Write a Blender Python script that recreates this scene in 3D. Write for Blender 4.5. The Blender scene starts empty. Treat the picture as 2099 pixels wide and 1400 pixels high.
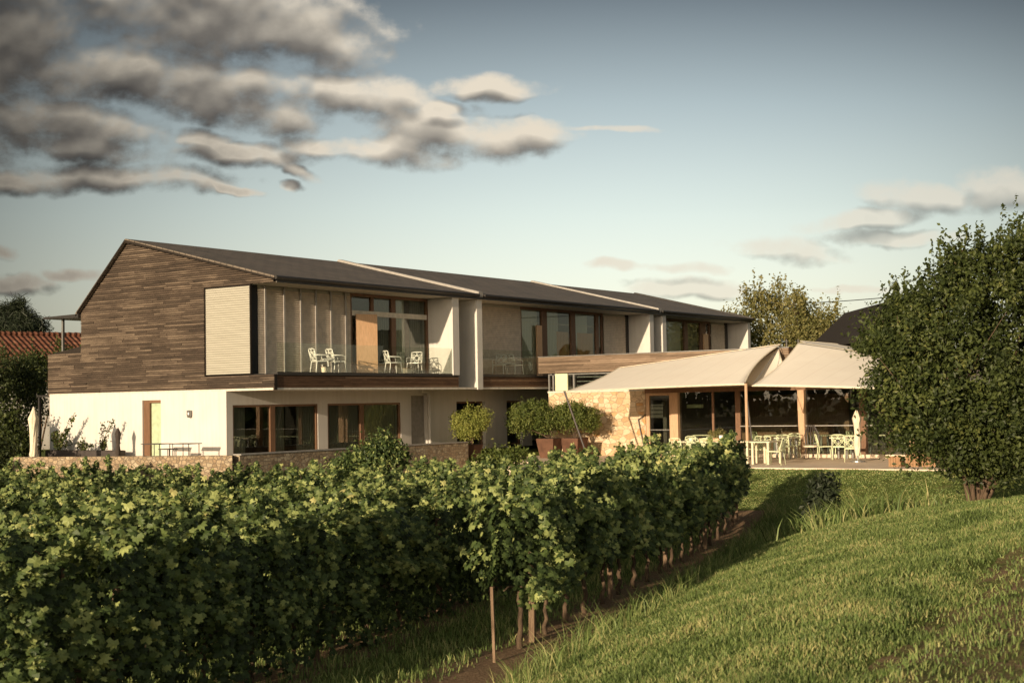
import bpy, math, random
import numpy as np
from mathutils import Vector
random.seed(7); rng = np.random.default_rng(11)
S = bpy.context.scene; COL = S.collection
# ------------------------------------------------------------------ camera frame (50 mm lens on a 36 mm sensor)
AZ = math.radians(34.5); PT = math.radians(2.47); RL = math.radians(1.03)
CAM = np.array([-33.1, -32.0, 1.75]); FPX = 2915.; CX, CY = 1049.5, 700.
fw = np.array([math.cos(AZ)*math.cos(PT), math.sin(AZ)*math.cos(PT), math.sin(PT)])
r0 = np.array([math.sin(AZ), -math.cos(AZ), 0.]); u0 = np.cross(r0, fw)
rt = r0*math.cos(RL)-u0*math.sin(RL); up = r0*math.sin(RL)+u0*math.cos(RL)
def survey(ax, val, px, py):
    d = fw+rt*((px-CX)/FPX)+up*((CY-py)/FPX); t = (val-CAM[ax])/d[ax]; return CAM+t*d
def gx(px, y, py=700): return float(survey(1, y, px, py)[0])
def gy(px, x, py=800): return float(survey(0, x, px, py)[1])
def toimg(P):
    d = np.atleast_2d(P)-CAM; k = d@fw; k = np.where(abs(k) < 1e-6, 1e-6, k)
    return CX+FPX*(d@rt)/k, CY-FPX*(d@up)/k, k
# ------------------------------------------------------------------ mesh helpers
class MB:
    def __init__(s): s.v = []; s.f = []
    def quad(s, a, b, c, d): n = len(s.v); s.v += [a, b, c, d]; s.f.append((n, n+1, n+2, n+3)); return s
    def hexa(s, p):
        n = len(s.v); s.v += [tuple(q) for q in p]
        s.f += [tuple(n+i for i in q) for q in ((0,3,2,1),(4,5,6,7),(0,1,5,4),(1,2,6,5),(2,3,7,6),(3,0,4,7))]; return s
    def box(s, x0, x1, y0, y1, z0, z1):
        if x1 < x0: x0, x1 = x1, x0
        if y1 < y0: y0, y1 = y1, y0
        if z1 < z0: z0, z1 = z1, z0
        return s.hexa([(x0,y0,z0),(x1,y0,z0),(x1,y1,z0),(x0,y1,z0),(x0,y0,z1),(x1,y0,z1),(x1,y1,z1),(x0,y1,z1)])
    def bar(s, a, b, w, h=None):
        a = Vector(a); b = Vector(b); h = h or w; d = (b-a).normalized()
        q = Vector((0,0,1)) if abs(d.z) < .95 else Vector((1,0,0))
        sx = d.cross(q).normalized()*w/2; sy = sx.cross(d).normalized()*h/2
        return s.hexa([a-sx-sy, a+sx-sy, a+sx+sy, a-sx+sy, b-sx-sy, b+sx-sy, b+sx+sy, b-sx+sy])
    def tube(s, pts, rad, n=7, cap=True):
        pts = [Vector(p) for p in pts]; R = rad if isinstance(rad, (list, tuple)) else [rad]*len(pts); b0 = len(s.v)
        for i, p in enumerate(pts):
            d = (pts[min(i+1, len(pts)-1)]-pts[max(i-1, 0)]).normalized()
            q = Vector((0,0,1)) if abs(d.z) < .9 else Vector((1,0,0))
            a = d.cross(q).normalized(); c = a.cross(d)
            for k in range(n):
                t = 2*math.pi*k/n; s.v.append(tuple(p+(a*math.cos(t)+c*math.sin(t))*R[i]))
        for i in range(len(pts)-1):
            for k in range(n):
                o = b0+i*n; s.f.append((o+k, o+(k+1)%n, o+n+(k+1)%n, o+n+k))
        if cap:
            s.f.append(tuple(b0+k for k in range(n))[::-1]); o = b0+(len(pts)-1)*n; s.f.append(tuple(o+k for k in range(n)))
        return s
    def lathe(s, c, prof, n=20):
        b0 = len(s.v)
        for r, z in prof:
            for k in range(n):
                t = 2*math.pi*k/n; s.v.append((c[0]+r*math.cos(t), c[1]+r*math.sin(t), c[2]+z))
        for i in range(len(prof)-1):
            for k in range(n):
                o = b0+i*n; s.f.append((o+k, o+(k+1)%n, o+n+(k+1)%n, o+n+k))
        return s
    def prism(s, poly, axis, a, b):   # poly in the other two axes
        n = len(poly); b0 = len(s.v)
        for q in (a, b):
            for p in poly:
                s.v.append((q, p[0], p[1]) if axis == 0 else (p[0], q, p[1]) if axis == 1 else (p[0], p[1], q))
        s.f.append(tuple(b0+i for i in range(n))[::-1]); s.f.append(tuple(b0+n+i for i in range(n)))
        for i in range(n): j = (i+1) % n; s.f.append((b0+i, b0+j, b0+n+j, b0+n+i))
        return s
def new_mesh(name, v, f, m, smooth=False):
    me = bpy.data.meshes.new(name); me.from_pydata([tuple(map(float, p)) for p in v], [], f)
    if m: me.materials.append(m)
    if smooth: me.polygons.foreach_set('use_smooth', [True]*len(me.polygons))
    me.update(); return me
def np_mesh(name, V, F, m, attr=None, smooth=False):     # V (n,3), F (k,c) constant face size
    me = bpy.data.meshes.new(name); V = np.ascontiguousarray(V, np.float32); F = np.ascontiguousarray(F, np.int32)
    me.vertices.add(len(V)); me.vertices.foreach_set('co', V.ravel()); c = F.shape[1]
    me.loops.add(F.size); me.loops.foreach_set('vertex_index', F.ravel()); me.polygons.add(len(F))
    me.polygons.foreach_set('loop_start', np.arange(0, F.size, c, dtype=np.int32))
    if attr is not None:
        a = me.attributes.new('tint', 'FLOAT', 'POINT'); a.data.foreach_set('value', np.asarray(attr, np.float32))
    if m: me.materials.append(m)
    me.update(calc_edges=True); me.validate()
    me.polygons.foreach_set('use_smooth', [bool(smooth)]*len(me.polygons)); return me
def props(o, label=None, cat=None, group=None, kind=None):
    if label: o['label'] = label
    if cat: o['category'] = cat
    if group: o['group'] = group
    if kind: o['kind'] = kind
    return o
ORG = {}
def thing(name, label, cat, loc=(0,0,0), rz=0, group=None):
    o = bpy.data.objects.new(name, None); COL.objects.link(o); o.location = loc; o.rotation_euler = (0,0,rz)
    o.empty_display_size = .2; ORG[o.name] = tuple(loc); return props(o, label, cat, group)
def obj(name, mb, m, parent=None, smooth=False, local=False):
    """mesh in world coordinates (or local=True: in the thing's own frame)"""
    me = mb if isinstance(mb, bpy.types.Mesh) else new_mesh(name, mb.v, mb.f, m, smooth)
    o = bpy.data.objects.new(name, me); COL.objects.link(o)
    if parent is not None:
        o.parent = parent; root = parent
        while root.parent: root = root.parent
        if not local and parent is root: o.location = tuple(-c for c in ORG[root.name])
    return o
def solo(name, mb, m, label, cat, group=None, smooth=False): return props(obj(name, mb, m, smooth=smooth), label, cat, group)
def struct(name, mb, m, smooth=False): return props(obj(name, mb, m, smooth=smooth), kind='structure')
def dup(root, loc, rz, label=None, group=None, scale=None):
    r = root.copy(); COL.objects.link(r); r.location = loc; r.rotation_euler = (0,0,rz)
    if scale: r.scale = (scale,)*3
    if label: r['label'] = label
    if group: r['group'] = group
    for ch in list(root.children):
        c = ch.copy(); COL.objects.link(c); c.parent = r
        for g in ch.children:
            d = g.copy(); COL.objects.link(d); d.parent = c
    return r
# ------------------------------------------------------------------ material helpers
class NT:
    def __init__(s, tree): s.t = tree; tree.nodes.clear()
    def n(s, ty, ins=None, **at):
        nd = s.t.nodes.new(ty)
        for k, v in at.items(): setattr(nd, k, v)
        for k, v in (ins or {}).items():
            if isinstance(v, bpy.types.Node): v = v.outputs[0]
            if isinstance(v, bpy.types.NodeSocket): s.t.links.new(v, nd.inputs[k])
            else:
                try: nd.inputs[k].default_value = v
                except Exception: nd.inputs[k].default_value = (*v, 1)
        return nd
    def m(s, op, a, b=0., c=None, clamp=False):
        i = {0: a, 1: b}
        if c is not None: i[2] = c
        return s.n('ShaderNodeMath', i, operation=op, use_clamp=clamp).outputs[0]
    def vm(s, op, a, b=(0,0,0)):
        nd = s.n('ShaderNodeVectorMath', {0: a, 1: b}, operation=op)
        return nd.outputs['Value'] if op in ('DOT_PRODUCT', 'LENGTH') else nd.outputs[0]
    def ramp(s, fac, stops, interp='LINEAR'):
        nd = s.n('ShaderNodeValToRGB', {0: fac}); cr = nd.color_ramp; cr.interpolation = interp
        while len(cr.elements) < len(stops): cr.elements.new(.5)
        for e, (p, c) in zip(cr.elements, stops): e.position = p; e.color = (*c, 1) if len(c) == 3 else c
        return nd.outputs[0]
    def mix(s, fac, a, b, mode='MIX'):
        nd = s.n('ShaderNodeMix', data_type='RGBA', blend_type=mode)
        for k, v in ((0, fac), (6, a), (7, b)):
            if isinstance(v, bpy.types.NodeSocket): s.t.links.new(v, nd.inputs[k])
            else: nd.inputs[k].default_value = v if not isinstance(v, tuple) or len(v) == 4 else (*v, 1)
        return nd.outputs[2]
    def noise(s, vec, scale, detail=4, rough=.55, dist=0.):
        return s.n('ShaderNodeTexNoise', {'Vector': vec, 'Scale': scale, 'Detail': detail, 'Roughness': rough, 'Distortion': dist}).outputs[0]
    def pos(s, scale=(1,1,1)):
        g = s.n('ShaderNodeNewGeometry').outputs['Position']
        return s.vm('MULTIPLY', g, scale)
def MAT(name, fn):
    m = bpy.data.materials.new(name); m.use_nodes = True; t = NT(m.node_tree)
    out = t.n('ShaderNodeOutputMaterial'); sh = fn(t); t.t.links.new(sh if isinstance(sh, bpy.types.NodeSocket) else sh.outputs[0], out.inputs[0]); return m
def bsdf(t, col, rough=.7, spec=.3, metal=0., bump=None, bd=.02, bs=.6):
    i = {'Base Color': col, 'Roughness': rough, 'Specular IOR Level': spec, 'Metallic': metal}
    if bump is not None: i['Normal'] = t.n('ShaderNodeBump', {'Height': bump, 'Distance': bd, 'Strength': bs})
    return t.n('ShaderNodeBsdfPrincipled', i)
def simple(name, col, rough=.6, spec=.3, metal=0., var=.15, sc=6.):
    def f(t):
        n = t.noise(t.pos(), sc, 5)
        c = t.ramp(n, [(.3, tuple(x*(1-var) for x in col)), (.7, tuple(min(1, x*(1+var)) for x in col))])
        return bsdf(t, c, rough, spec, metal, n, .004, .3)
    return MAT(name, f)
def board_mat(name, dark, mid, light, along, rough=.75):
    def f(t):
        ri = t.n('ShaderNodeNewGeometry').outputs['Random Per Island']
        sc = [26., 26., 26.]; sc[along] = 1.6
        sc2 = [70., 70., 70.]; sc2[along] = 5.
        n1 = t.noise(t.pos(tuple(sc)), 1., 5, .65); n2 = t.noise(t.pos(tuple(sc2)), 1., 3)
        big = t.noise(t.pos(), .35, 3)
        v = t.m('ADD', t.m('MULTIPLY', ri, .40), t.m('MULTIPLY', n1, .85)); v = t.m('ADD', v, t.m('MULTIPLY', t.m('SUBTRACT', big, .5), .55)); v = t.m('SUBTRACT', v, .20)
        c = t.ramp(v, [(.05, dark), (.45, mid), (.95, light)])
        c = t.mix(.35, c, t.ramp(n2, [(.3, (.25,.25,.25)), (.7, (1,1,1))]), 'MULTIPLY')
        return bsdf(t, c, rough, .25, 0, n2, .004, .5)
    return MAT(name, f)
M = {}
M['clad'] = board_mat('weathered_cladding', (.028,.020,.014), (.088,.063,.044), (.29,.22,.155), 1)
M['cladx'] = board_mat('weathered_cladding_long', (.05,.026,.014), (.16,.088,.05), (.38,.25,.15), 0)
M['band'] = board_mat('weathered_parapet_boards', (.11,.075,.048), (.24,.17,.115), (.42,.31,.22), 1)
M['fence'] = board_mat('crate_wood', (.2,.12,.06), (.35,.2,.1), (.45,.3,.17), 2)
M['backing'] = simple('dark_backing', (.02,.015,.011), .9)
M['wood'] = board_mat('oak_frame', (.11,.060,.034), (.19,.105,.060), (.29,.17,.10), 2, .5)
M['post'] = board_mat('larch_post', (.40,.25,.15), (.55,.36,.22), (.66,.46,.30), 2, .6)
M['tan'] = board_mat('oiled_wood', (.58,.34,.18), (.70,.44,.25), (.80,.54,.34), 2, .45)
def f_render(t):
    n = t.noise(t.pos(), 1.2, 5); n2 = t.noise(t.pos((30,30,6)), 1, 4); n3 = t.noise(t.pos(), 90, 2)
    z = t.n('ShaderNodeSeparateXYZ', {0: t.pos()}).outputs[2]
    st = t.m('MULTIPLY', t.m('SUBTRACT', .45, z, clamp=True), t.m('MULTIPLY', n2, 1.3, clamp=True))
    c = t.ramp(n, [(.3, (.56,.535,.49)), (.7, (.62,.59,.54))]); c = t.mix(st, c, (.36,.31,.24)); n4 = t.noise(t.pos((9,9,.35)), 1, 4, .6); c = t.mix(.22, c, t.ramp(n4, [(.35, (.72,.69,.64)), (.55, (1,1,1))]), 'MULTIPLY')
    return bsdf(t, c, .85, .2, 0, n3, .003, .4)
M['white'] = MAT('cream_render', f_render)
M['soffit'] = simple('painted_soffit', (.60,.55,.46), .8)
M['niche'] = simple('grey_niche', (.30,.275,.24), .8)
M['metal'] = simple('dark_metal', (.055,.05,.045), .45, .5, .6)
M['greymetal'] = simple('grey_zinc', (.30,.29,.27), .4, .5, .7)
M['strip'] = simple('zinc_flashing', (.32,.30,.27), .5, .4, .2)
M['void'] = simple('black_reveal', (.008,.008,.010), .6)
def f_blind(t):
    n = t.noise(t.pos((.6,.6,14)), 1, 3)
    return bsdf(t, t.ramp(n, [(.3, (.34,.32,.255)), (.7, (.39,.37,.30))]), .55, .4)
M['blind'] = MAT('beige_louvre', f_blind)
M['blind2'] = simple('grey_louvre', (.55,.46,.36), .5)
def f_roof(t):
    P = t.pos(); b = t.n('ShaderNodeTexBrick', {'Vector': P, 'Color1': (.150,.124,.096,1), 'Color2': (.185,.152,.118,1), 'Mortar': (.02,.018,.016,1), 'Scale': 1., 'Mortar Size': .012, 'Brick Width': .6, 'Row Height': .28, 'Mortar Smooth': .3})
    n = t.noise(t.pos(), .9, 5); c = t.mix(.5, b.outputs[0], t.ramp(n, [(.3, (.5,.5,.5)), (.7, (1.2,1.15,1.1))]), 'MULTIPLY')
    return bsdf(t, c, .6, .35, 0, b.outputs[1], -.015, .7)
M['roof'] = MAT('dark_roof_tiles', f_roof)
def f_red(t):
    P = t.pos((1,1,1)); w = t.n('ShaderNodeTexWave', {'Vector': P, 'Scale': 1.1, 'Distortion': .6, 'Detail': 1.}, bands_direction='X'); n = t.noise(t.pos((2,2,2)), 1.5, 5, .7)
    z = t.n('ShaderNodeTexWave', {'Vector': P, 'Scale': 1.4, 'Distortion': .5}, bands_direction='Z')
    c = t.ramp(n, [(.25, (.075,.032,.020)), (.5, (.17,.068,.040)), (.75, (.27,.13,.08))]); c = t.mix(.5, c, t.ramp(z.outputs[1], [(0, (.35,.35,.35)), (.5, (1,1,1))]), 'MULTIPLY')
    return bsdf(t, c, .85, .2, 0, t.m('ADD', w.outputs[1], z.outputs[1]), .06, .9)
M['red'] = MAT('red_clay_tiles', f_red)
def fres(t, k, base=.04):
    g = t.n('ShaderNodeNewGeometry'); d = t.m('ABSOLUTE', t.vm('DOT_PRODUCT', g.outputs['Normal'], g.outputs['Incoming']))
    return t.m('MULTIPLY', t.m('MULTIPLY_ADD', t.m('POWER', t.m('SUBTRACT', 1., d, clamp=True), 5.), 1-base, base), k, clamp=True)
def f_glass(t):
    k = fres(t, 1.1, .05)
    return t.n('ShaderNodeMixShader', {0: k, 1: t.n('ShaderNodeBsdfTransparent', {0: (.86,.90,.86,1)}), 2: t.n('ShaderNodeBsdfGlossy', {0: (1,1,1,1), 'Roughness': .01})})
M['glass'] = MAT('window_glass', f_glass)
M['guard'] = MAT('clear_guard_glass', lambda t: t.n('ShaderNodeMixShader', {0: fres(t, .8, .05), 1: t.n('ShaderNodeBsdfTransparent', {0: (.93,.96,.93,1)}), 2: t.n('ShaderNodeBsdfGlossy', {0: (1,1,1,1), 'Roughness': .015})}))
M['frosted'] = simple('frosted_green_pane', (.42,.50,.33), .3, .5)
def f_curt(col):
    def f(t):
        d = t.n('ShaderNodeBsdfDiffuse', {0: (*col, 1)}); tr = t.n('ShaderNodeBsdfTranslucent', {0: (*col, 1)})
        return t.n('ShaderNodeMixShader', {0: .35, 1: d, 2: tr})
    return f
M['curtain'] = MAT('light_curtain', f_curt((.70,.64,.52))); M['dcurtain'] = MAT('grey_curtain', f_curt((.27,.25,.21)))
M['ocurtain'] = MAT('orange_curtain', f_curt((.80,.42,.20)))
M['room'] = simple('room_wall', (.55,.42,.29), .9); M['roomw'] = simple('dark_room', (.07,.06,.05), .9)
def stone(name, sc, cols, mort, zs=1.6, mw=.05):
    def f(t):
        d = t.n('ShaderNodeTexNoise', {'Vector': t.pos(), 'Scale': 3., 'Detail': 2.}).outputs[1]
        P = t.vm('ADD', t.pos((sc, sc, sc*zs)), t.vm('MULTIPLY', d, (.5,.5,.5)))
        v1 = t.n('ShaderNodeTexVoronoi', {'Vector': P, 'Scale': 1., 'Randomness': .85}); v2 = t.n('ShaderNodeTexVoronoi', {'Vector': P, 'Scale': 1., 'Randomness': .85}, feature='DISTANCE_TO_EDGE')
        rc = t.n('ShaderNodeSeparateColor', {0: v1.outputs['Color']}).outputs[0]
        c = t.ramp(rc, [(i/(len(cols)-1), q) for i, q in enumerate(cols)])
        n = t.noise(t.pos(), 14, 5, .7); c = t.mix(.45, c, t.ramp(n, [(.25, (.45,.42,.4)), (.7, (1.1,1.1,1.05))]), 'MULTIPLY')
        e = t.ramp(v2.outputs[0], [(mw*.3, (0,0,0)), (mw, (1,1,1))]); c = t.mix(e, mort, c)
        return bsdf(t, c, .85, .2, 0, t.m('ADD', e, t.m('MULTIPLY', n, .7)), .03, .7)
    return MAT(name, f)
M['stone'] = stone('sandstone_blocks', 3.4, [(.62,.46,.29),(.66,.53,.36),(.52,.29,.12),(.70,.58,.42),(.58,.43,.27),(.44,.29,.16),(.68,.54,.38)], (.40,.31,.21,1), 1.7)
M['rubble'] = stone('rubble_stone', 7., [(.25,.18,.11),(.37,.28,.18),(.42,.32,.21),(.30,.21,.13),(.48,.40,.28),(.20,.14,.09)], (.20,.155,.11,1), 1.3, .09)
def f_pave(t):
    n = t.noise(t.pos(), 1.7, 6, .6); b = t.n('ShaderNodeTexBrick', {'Vector': t.pos(), 'Scale': 1., 'Mortar Size': .008, 'Brick Width': .9, 'Row Height': .6, 'Color1': (1,1,1,1), 'Color2': (.9,.9,.88,1), 'Mortar': (.5,.5,.5,1)})
    return bsdf(t, t.mix(.8, t.ramp(n, [(.3, (.66,.53,.40)), (.7, (.76,.63,.49))]), b.outputs[0], 'MULTIPLY'), .85, .2, 0, n, .01)
M['pave'] = MAT('terrace_paving', f_pave)
def f_sail(t):
    P = t.pos(); n = t.noise(P, .8, 4); w = t.n('ShaderNodeTexWave', {'Vector': P, 'Scale': .42, 'Distortion': .0}, bands_direction='Y')
    c = t.ramp(n, [(.3, (.88,.81,.70)), (.7, (.91,.85,.74))]); c = t.mix(t.ramp(w.outputs[1], [(.0, (.12,.12,.12)), (.02, (0,0,0))]), c, (.5,.4,.3))
    n2 = t.noise(t.pos((.5,1.5,1.5)), 1., 2); bp = t.n('ShaderNodeBump', {'Height': n2, 'Distance': .05, 'Strength': .5})
    return t.n('ShaderNodeMixShader', {0: .12, 1: t.n('ShaderNodeBsdfDiffuse', {0: c, 'Normal': bp}), 2: t.n('ShaderNodeBsdfTranslucent', {0: c})})
M['sail'] = MAT('sail_cloth', f_sail)
M['pot'] = simple('terracotta', (.115,.058,.036), .8, .2, 0, .3, 3)
M['chairw'] = simple('white_plastic', (.78,.76,.68), .35, .5, 0, .03)
M['chairg'] = simple('pale_green_plastic', (.62,.66,.42), .4, .5, 0, .05)
M['tablep'] = simple('pale_tabletop', (.62,.56,.40), .5)
M['dark'] = simple('dark_slat_metal', (.06,.05,.045), .5)
M['parasol'] = simple('cream_canvas', (.66,.58,.44), .85)
M['dparasol'] = simple('brown_canvas', (.045,.035,.028), .85)
def leafmat(name, stops, trans=.35, rough=.5, spec=.25):
    def f(t):
        ri = t.n('ShaderNodeAttribute', attribute_name='tint').outputs['Fac']; n = t.noise(t.pos(), .55, 3)
        oi = t.n('ShaderNodeObjectInfo').outputs['Random']
        v = t.m('ADD', t.m('MULTIPLY', ri, .8), t.m('ADD', t.m('MULTIPLY', n, .3), t.m('MULTIPLY', oi, .08))); v = t.m('SUBTRACT', v, .09)
        c = t.ramp(v, stops); b = bsdf(t, c, rough, spec)
        tr = t.n('ShaderNodeBsdfTranslucent', {0: t.mix(1., c, (1.2,1.25,.6,1), 'MULTIPLY')})
        return t.n('ShaderNodeMixShader', {0: trans, 1: b, 2: tr})
    return MAT(name, f)
M['vine'] = leafmat('vine_leaves', [(0, (.026,.036,.011)), (.38, (.034,.056,.017)), (.63, (.090,.128,.038)), (.87, (.34,.38,.13)), (1, (.50,.42,.18))], .16)
M['bigleaf'] = leafmat('dense_shrub_leaves', [(0, (.014,.021,.007)), (.45, (.038,.053,.014)), (.75, (.085,.105,.028)), (1, (.18,.175,.05))], .2)
M['treeleaf'] = leafmat('dark_tree_leaves', [(0, (.02,.03,.012)), (.5, (.045,.06,.02)), (1, (.09,.10,.035))], .25)
M['yellow'] = leafmat('pale_autumn_leaves', [(0, (.10,.11,.035)), (.5, (.20,.19,.07)), (1, (.36,.30,.12))], .4)
M['limeleaf'] = leafmat('bright_citrus_leaves', [(0, (.10,.13,.03)), (.5, (.24,.26,.06)), (1, (.42,.40,.12))], .35)
M['potleaf'] = leafmat('citrus_tree_leaves', [(0, (.045,.07,.018)), (.5, (.10,.13,.03)), (1, (.24,.25,.07))], .3)
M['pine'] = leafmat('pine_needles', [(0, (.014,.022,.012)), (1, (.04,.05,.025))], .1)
def f_bark(t):
    n = t.noise(t.pos((14,14,3)), 1, 5, .7); return bsdf(t, t.ramp(n, [(.3, (.04,.027,.018)), (.7, (.16,.11,.07))]), .9, .2, 0, n, .02, .8)
M['bark'] = MAT('bark', f_bark)
def f_stake(t):
    n = t.noise(t.pos((30,30,4)), 1, 5, .7); return bsdf(t, t.ramp(n, [(.3, (.10,.065,.04)), (.7, (.27,.185,.12))]), .9, .2, 0, n, .01, .8)
M['stake'] = MAT('weathered_stake', f_stake)
def f_blade(t):
    ri = t.n('ShaderNodeAttribute', attribute_name='tint').outputs['Fac']; n = t.noise(t.pos(), .9, 5, .65); v = t.m('ADD', t.m('MULTIPLY', ri, .50), t.m('MULTIPLY', n, 1.15)); v = t.m('SUBTRACT', v, .33)
    c = t.ramp(v, [(.1, (.045,.062,.016)), (.36, (.12,.18,.048)), (.58, (.235,.30,.095)), (.85, (.48,.43,.19))])
    return t.n('ShaderNodeMixShader', {0: .35, 1: bsdf(t, c, .5, .25), 2: t.n('ShaderNodeBsdfTranslucent', {0: c})})
M['blade'] = MAT('grass_blades', f_blade)
# ------------------------------------------------------------------ terrain
N0 = np.array([-18.35, -21.5]); DA = math.radians(16.9); dr = np.array([math.cos(DA), math.sin(DA)]); nl = np.array([-dr[1], dr[0]])
ROWW = 2.35; RLEN = 19.96
def sm(a, b, x): t = np.clip((x-a)/(b-a), 0, 1); return t*t*(3-2*t)
def lump(x, y): return .5*np.sin(x*.9+1.3*np.sin(y*.7))*np.cos(y*1.1+.8*np.sin(x*.6))+.25*np.sin(x*2.3+y*1.9)*np.cos(y*2.7-x*1.2)
def height(x, y):
    px = x-N0[0]; py = y-N0[1]; t = px*dr[0]+py*dr[1]; s = -(px*nl[0]+py*nl[1])
    zv = -1.5-.0125*np.clip(t, -10, 28)+.03*lump(x*1.5, y*1.5)-.30*sm(1, 10, -s)
    bank = -.08+.22*sm(5, 14, s)+.10*lump(x*.8, y*.8)-.20*np.exp(-((s-(4.9+.18*(t+6.3)))/.35)**2)*sm(4, -2, t)+.05*lump(x*2.4, y*2.4)
    bk = np.clip((s-.6)/(6.6+.10*np.clip(t, 0, 20)), 0, 1); bk = 1-(1-bk)**1.75; bk = bk*sm(.5, 1.6, s)
    z = zv*(1-bk)+bank*bk
    zl = -.45-.75*sm(7.6, 3.0, x)-.35*sm(3.5, -1.0, x)+.02*lump(x, y)
    w = sm(-6.0, 1.5, x)*sm(-9.5, -12.5, y)
    z = z*(1-w)+zl*w
    z = np.where(x > 7.9, np.minimum(z, -.62), z)
    z = np.where((x > -1.85) & (y > -.1), -.25, z)
    far = sm(55, 90, np.hypot(x+5, y+5)); return z*(1-far)-.6*far
xs = np.unique(np.round(np.concatenate([[-1500,-700,-350,-180,-120,-90,-70], np.arange(-60,-36,1.), np.arange(-36,12,.22), [7.88,7.92,-1.86,-1.84], np.arange(12,60,2.), [70,90,130,200,400,800,1500]]), 3))
ys = np.unique(np.round(np.concatenate([[-1500,-700,-350,-180,-120,-90,-70,-60,-50], np.arange(-40,-4,.22), [-.11,-.09], np.arange(-4,20,.5), np.arange(20,60,2.), [70,90,130,200,400,800,1500]]), 3))
X, Y = np.meshgrid(xs, ys, indexing='ij'); Z = height(X, Y); nx, ny = X.shape
idx = np.arange(nx*ny).reshape(nx, ny)
Fq = np.stack([idx[:-1,:-1], idx[1:,:-1], idx[1:,1:], idx[:-1,1:]], -1).reshape(-1, 4)
def f_ground(t):
    P = t.pos(); sp = t.n('ShaderNodeSeparateXYZ', {0: P}); rel = t.vm('SUBTRACT', P, (N0[0], N0[1], 0.))
    s = t.vm('DOT_PRODUCT', rel, (nl[0], nl[1], 0.)); al = t.vm('DOT_PRODUCT', rel, (dr[0], dr[1], 0.))
    n = t.noise(P, 2.2, 6, .65); nb = t.noise(P, .35, 4); nf = t.noise(P, 26, 4, .7)
    pp = t.m('PINGPONG', s, ROWW/2)                                    # 0 on a vine row
    soil = t.m('SUBTRACT', 1, t.m('MULTIPLY_ADD', t.m('ADD', pp, t.m('MULTIPLY', t.m('SUBTRACT', n, .5), .9)), 4., -1.9, clamp=True))
    inv = t.m('MULTIPLY', t.m('GREATER_THAN', s, -.75), t.m('LESS_THAN', al, 21.5)); soil = t.m('MULTIPLY', soil, inv)
    path = t.m('MULTIPLY', t.m('LESS_THAN', t.m('ADD', s, t.m('MULTIPLY', al, .18)), -5.9), t.m('MULTIPLY_ADD', n, 4, -1.4, clamp=True))
    bare = t.m('MAXIMUM', soil, t.m('MULTIPLY_ADD', nb, 8, -5.0, clamp=True)); bare = t.m('MAXIMUM', bare, path)
    g = t.ramp(t.m('ADD', t.m('MULTIPLY', n, .6), t.m('MULTIPLY', nf, .4)), [(.3, (.045,.060,.014)), (.5, (.095,.12,.028)), (.7, (.17,.18,.05))])
    e = t.ramp(nf, [(.3, (.12,.075,.042)), (.5, (.22,.145,.085)), (.7, (.36,.26,.165))])
    return bsdf(t, t.mix(bare, g, e), .95, .1, 0, t.m('ADD', n, t.m('MULTIPLY', nf, .6)), .07, .9)
M['ground'] = MAT('meadow_and_soil', f_ground)
g = bpy.data.objects.new('ground', np_mesh('ground', np.stack([X, Y, Z], -1).reshape(-1, 3), Fq, M['ground'], smooth=True)); COL.objects.link(g); props(g, kind='structure')
def grass(name, n, region, hmin, hmax, label, wid=.0036, lean=.5):
    x, y = region(n); z = height(x, y); n = len(x)
    pu, pv, k = toimg(np.stack([x, y, z], -1)); ok = (k > 4) & (pu > -250) & (pu < 2400) & (pv < 1600)
    x, y, z, k = x[ok], y[ok], z[ok], k[ok]; n = len(x)
    pat = .80+.32*lump(x*1.7, y*1.7)+.40*lump(x*4.1+3, y*4.1)+.2*lump(x*9, y*9)
    h = (hmin+(hmax-hmin)*rng.random(n)**1.6)*np.clip(pat, .22, 1.7); a = rng.random(n)*2*np.pi; b = rng.random(n)*2*np.pi; w = wid*(.7+.6*rng.random(n))*(1+k/18)
    ln = lean*h*(.3+rng.random(n)); ca, sa = np.cos(a), np.sin(a); cb, sb = np.cos(b), np.sin(b)
    V = np.empty((n, 5, 3)); base = np.stack([x, y, z-.01], -1); side = np.stack([ca*w, sa*w, 0*w], -1)
    mid = base+np.stack([cb*ln*.35, sb*ln*.35, h*.6], -1); tip = base+np.stack([cb*ln, sb*ln, h], -1)
    V[:,0] = base-side; V[:,1] = base+side; V[:,2] = mid+side*.8; V[:,3] = mid-side*.8; V[:,4] = tip
    i = np.arange(n)[:,None]*5; F = np.concatenate([i+np.array([[0,1,2]]), i+np.array([[0,2,3]]), i+np.array([[3,2,4]])])
    me = np_mesh(name, V.reshape(-1, 3), F, M['blade'], np.repeat(rng.random(n), 5))
    o = bpy.data.objects.new(name, me); COL.objects.link(o); return props(o, label, 'grass', kind='stuff')
def st2xy(s, t): return N0[0]+t*dr[0]-s*nl[0], N0[1]+t*dr[1]-s*nl[1]
def reg_bank(n):
    D = 6+29*rng.random(n)**.85; u = (rng.random(n)*1.25-.30)*.45+.02; x = CAM[0]+D*(math.cos(AZ)+0)+u*D*r0[0]; y = CAM[1]+D*math.sin(AZ)+u*D*r0[1]
    s = -((x-N0[0])*nl[0]+(y-N0[1])*nl[1]); ok = (s > .85+.3*lump(x*3, y*3)) & (x < 4); tt = (x-N0[0])*dr[0]+(y-N0[1])*dr[1]; ok &= ~((s-.18*tt > 6.0+.5*lump(x*2, y*2)) & (rng.random(n) > .18)); return x[ok], y[ok]
def reg_lane(n):
    t = -16+42*rng.random(n); s = -8*rng.random(n); q = np.abs(((-s) % ROWW)-ROWW/2); ok = q < ROWW/2-.42+.35*rng.random(n); s, t = s[ok], t[ok]; x, y = st2xy(s, t); ok = x < 1; return x[ok], y[ok]
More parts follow.
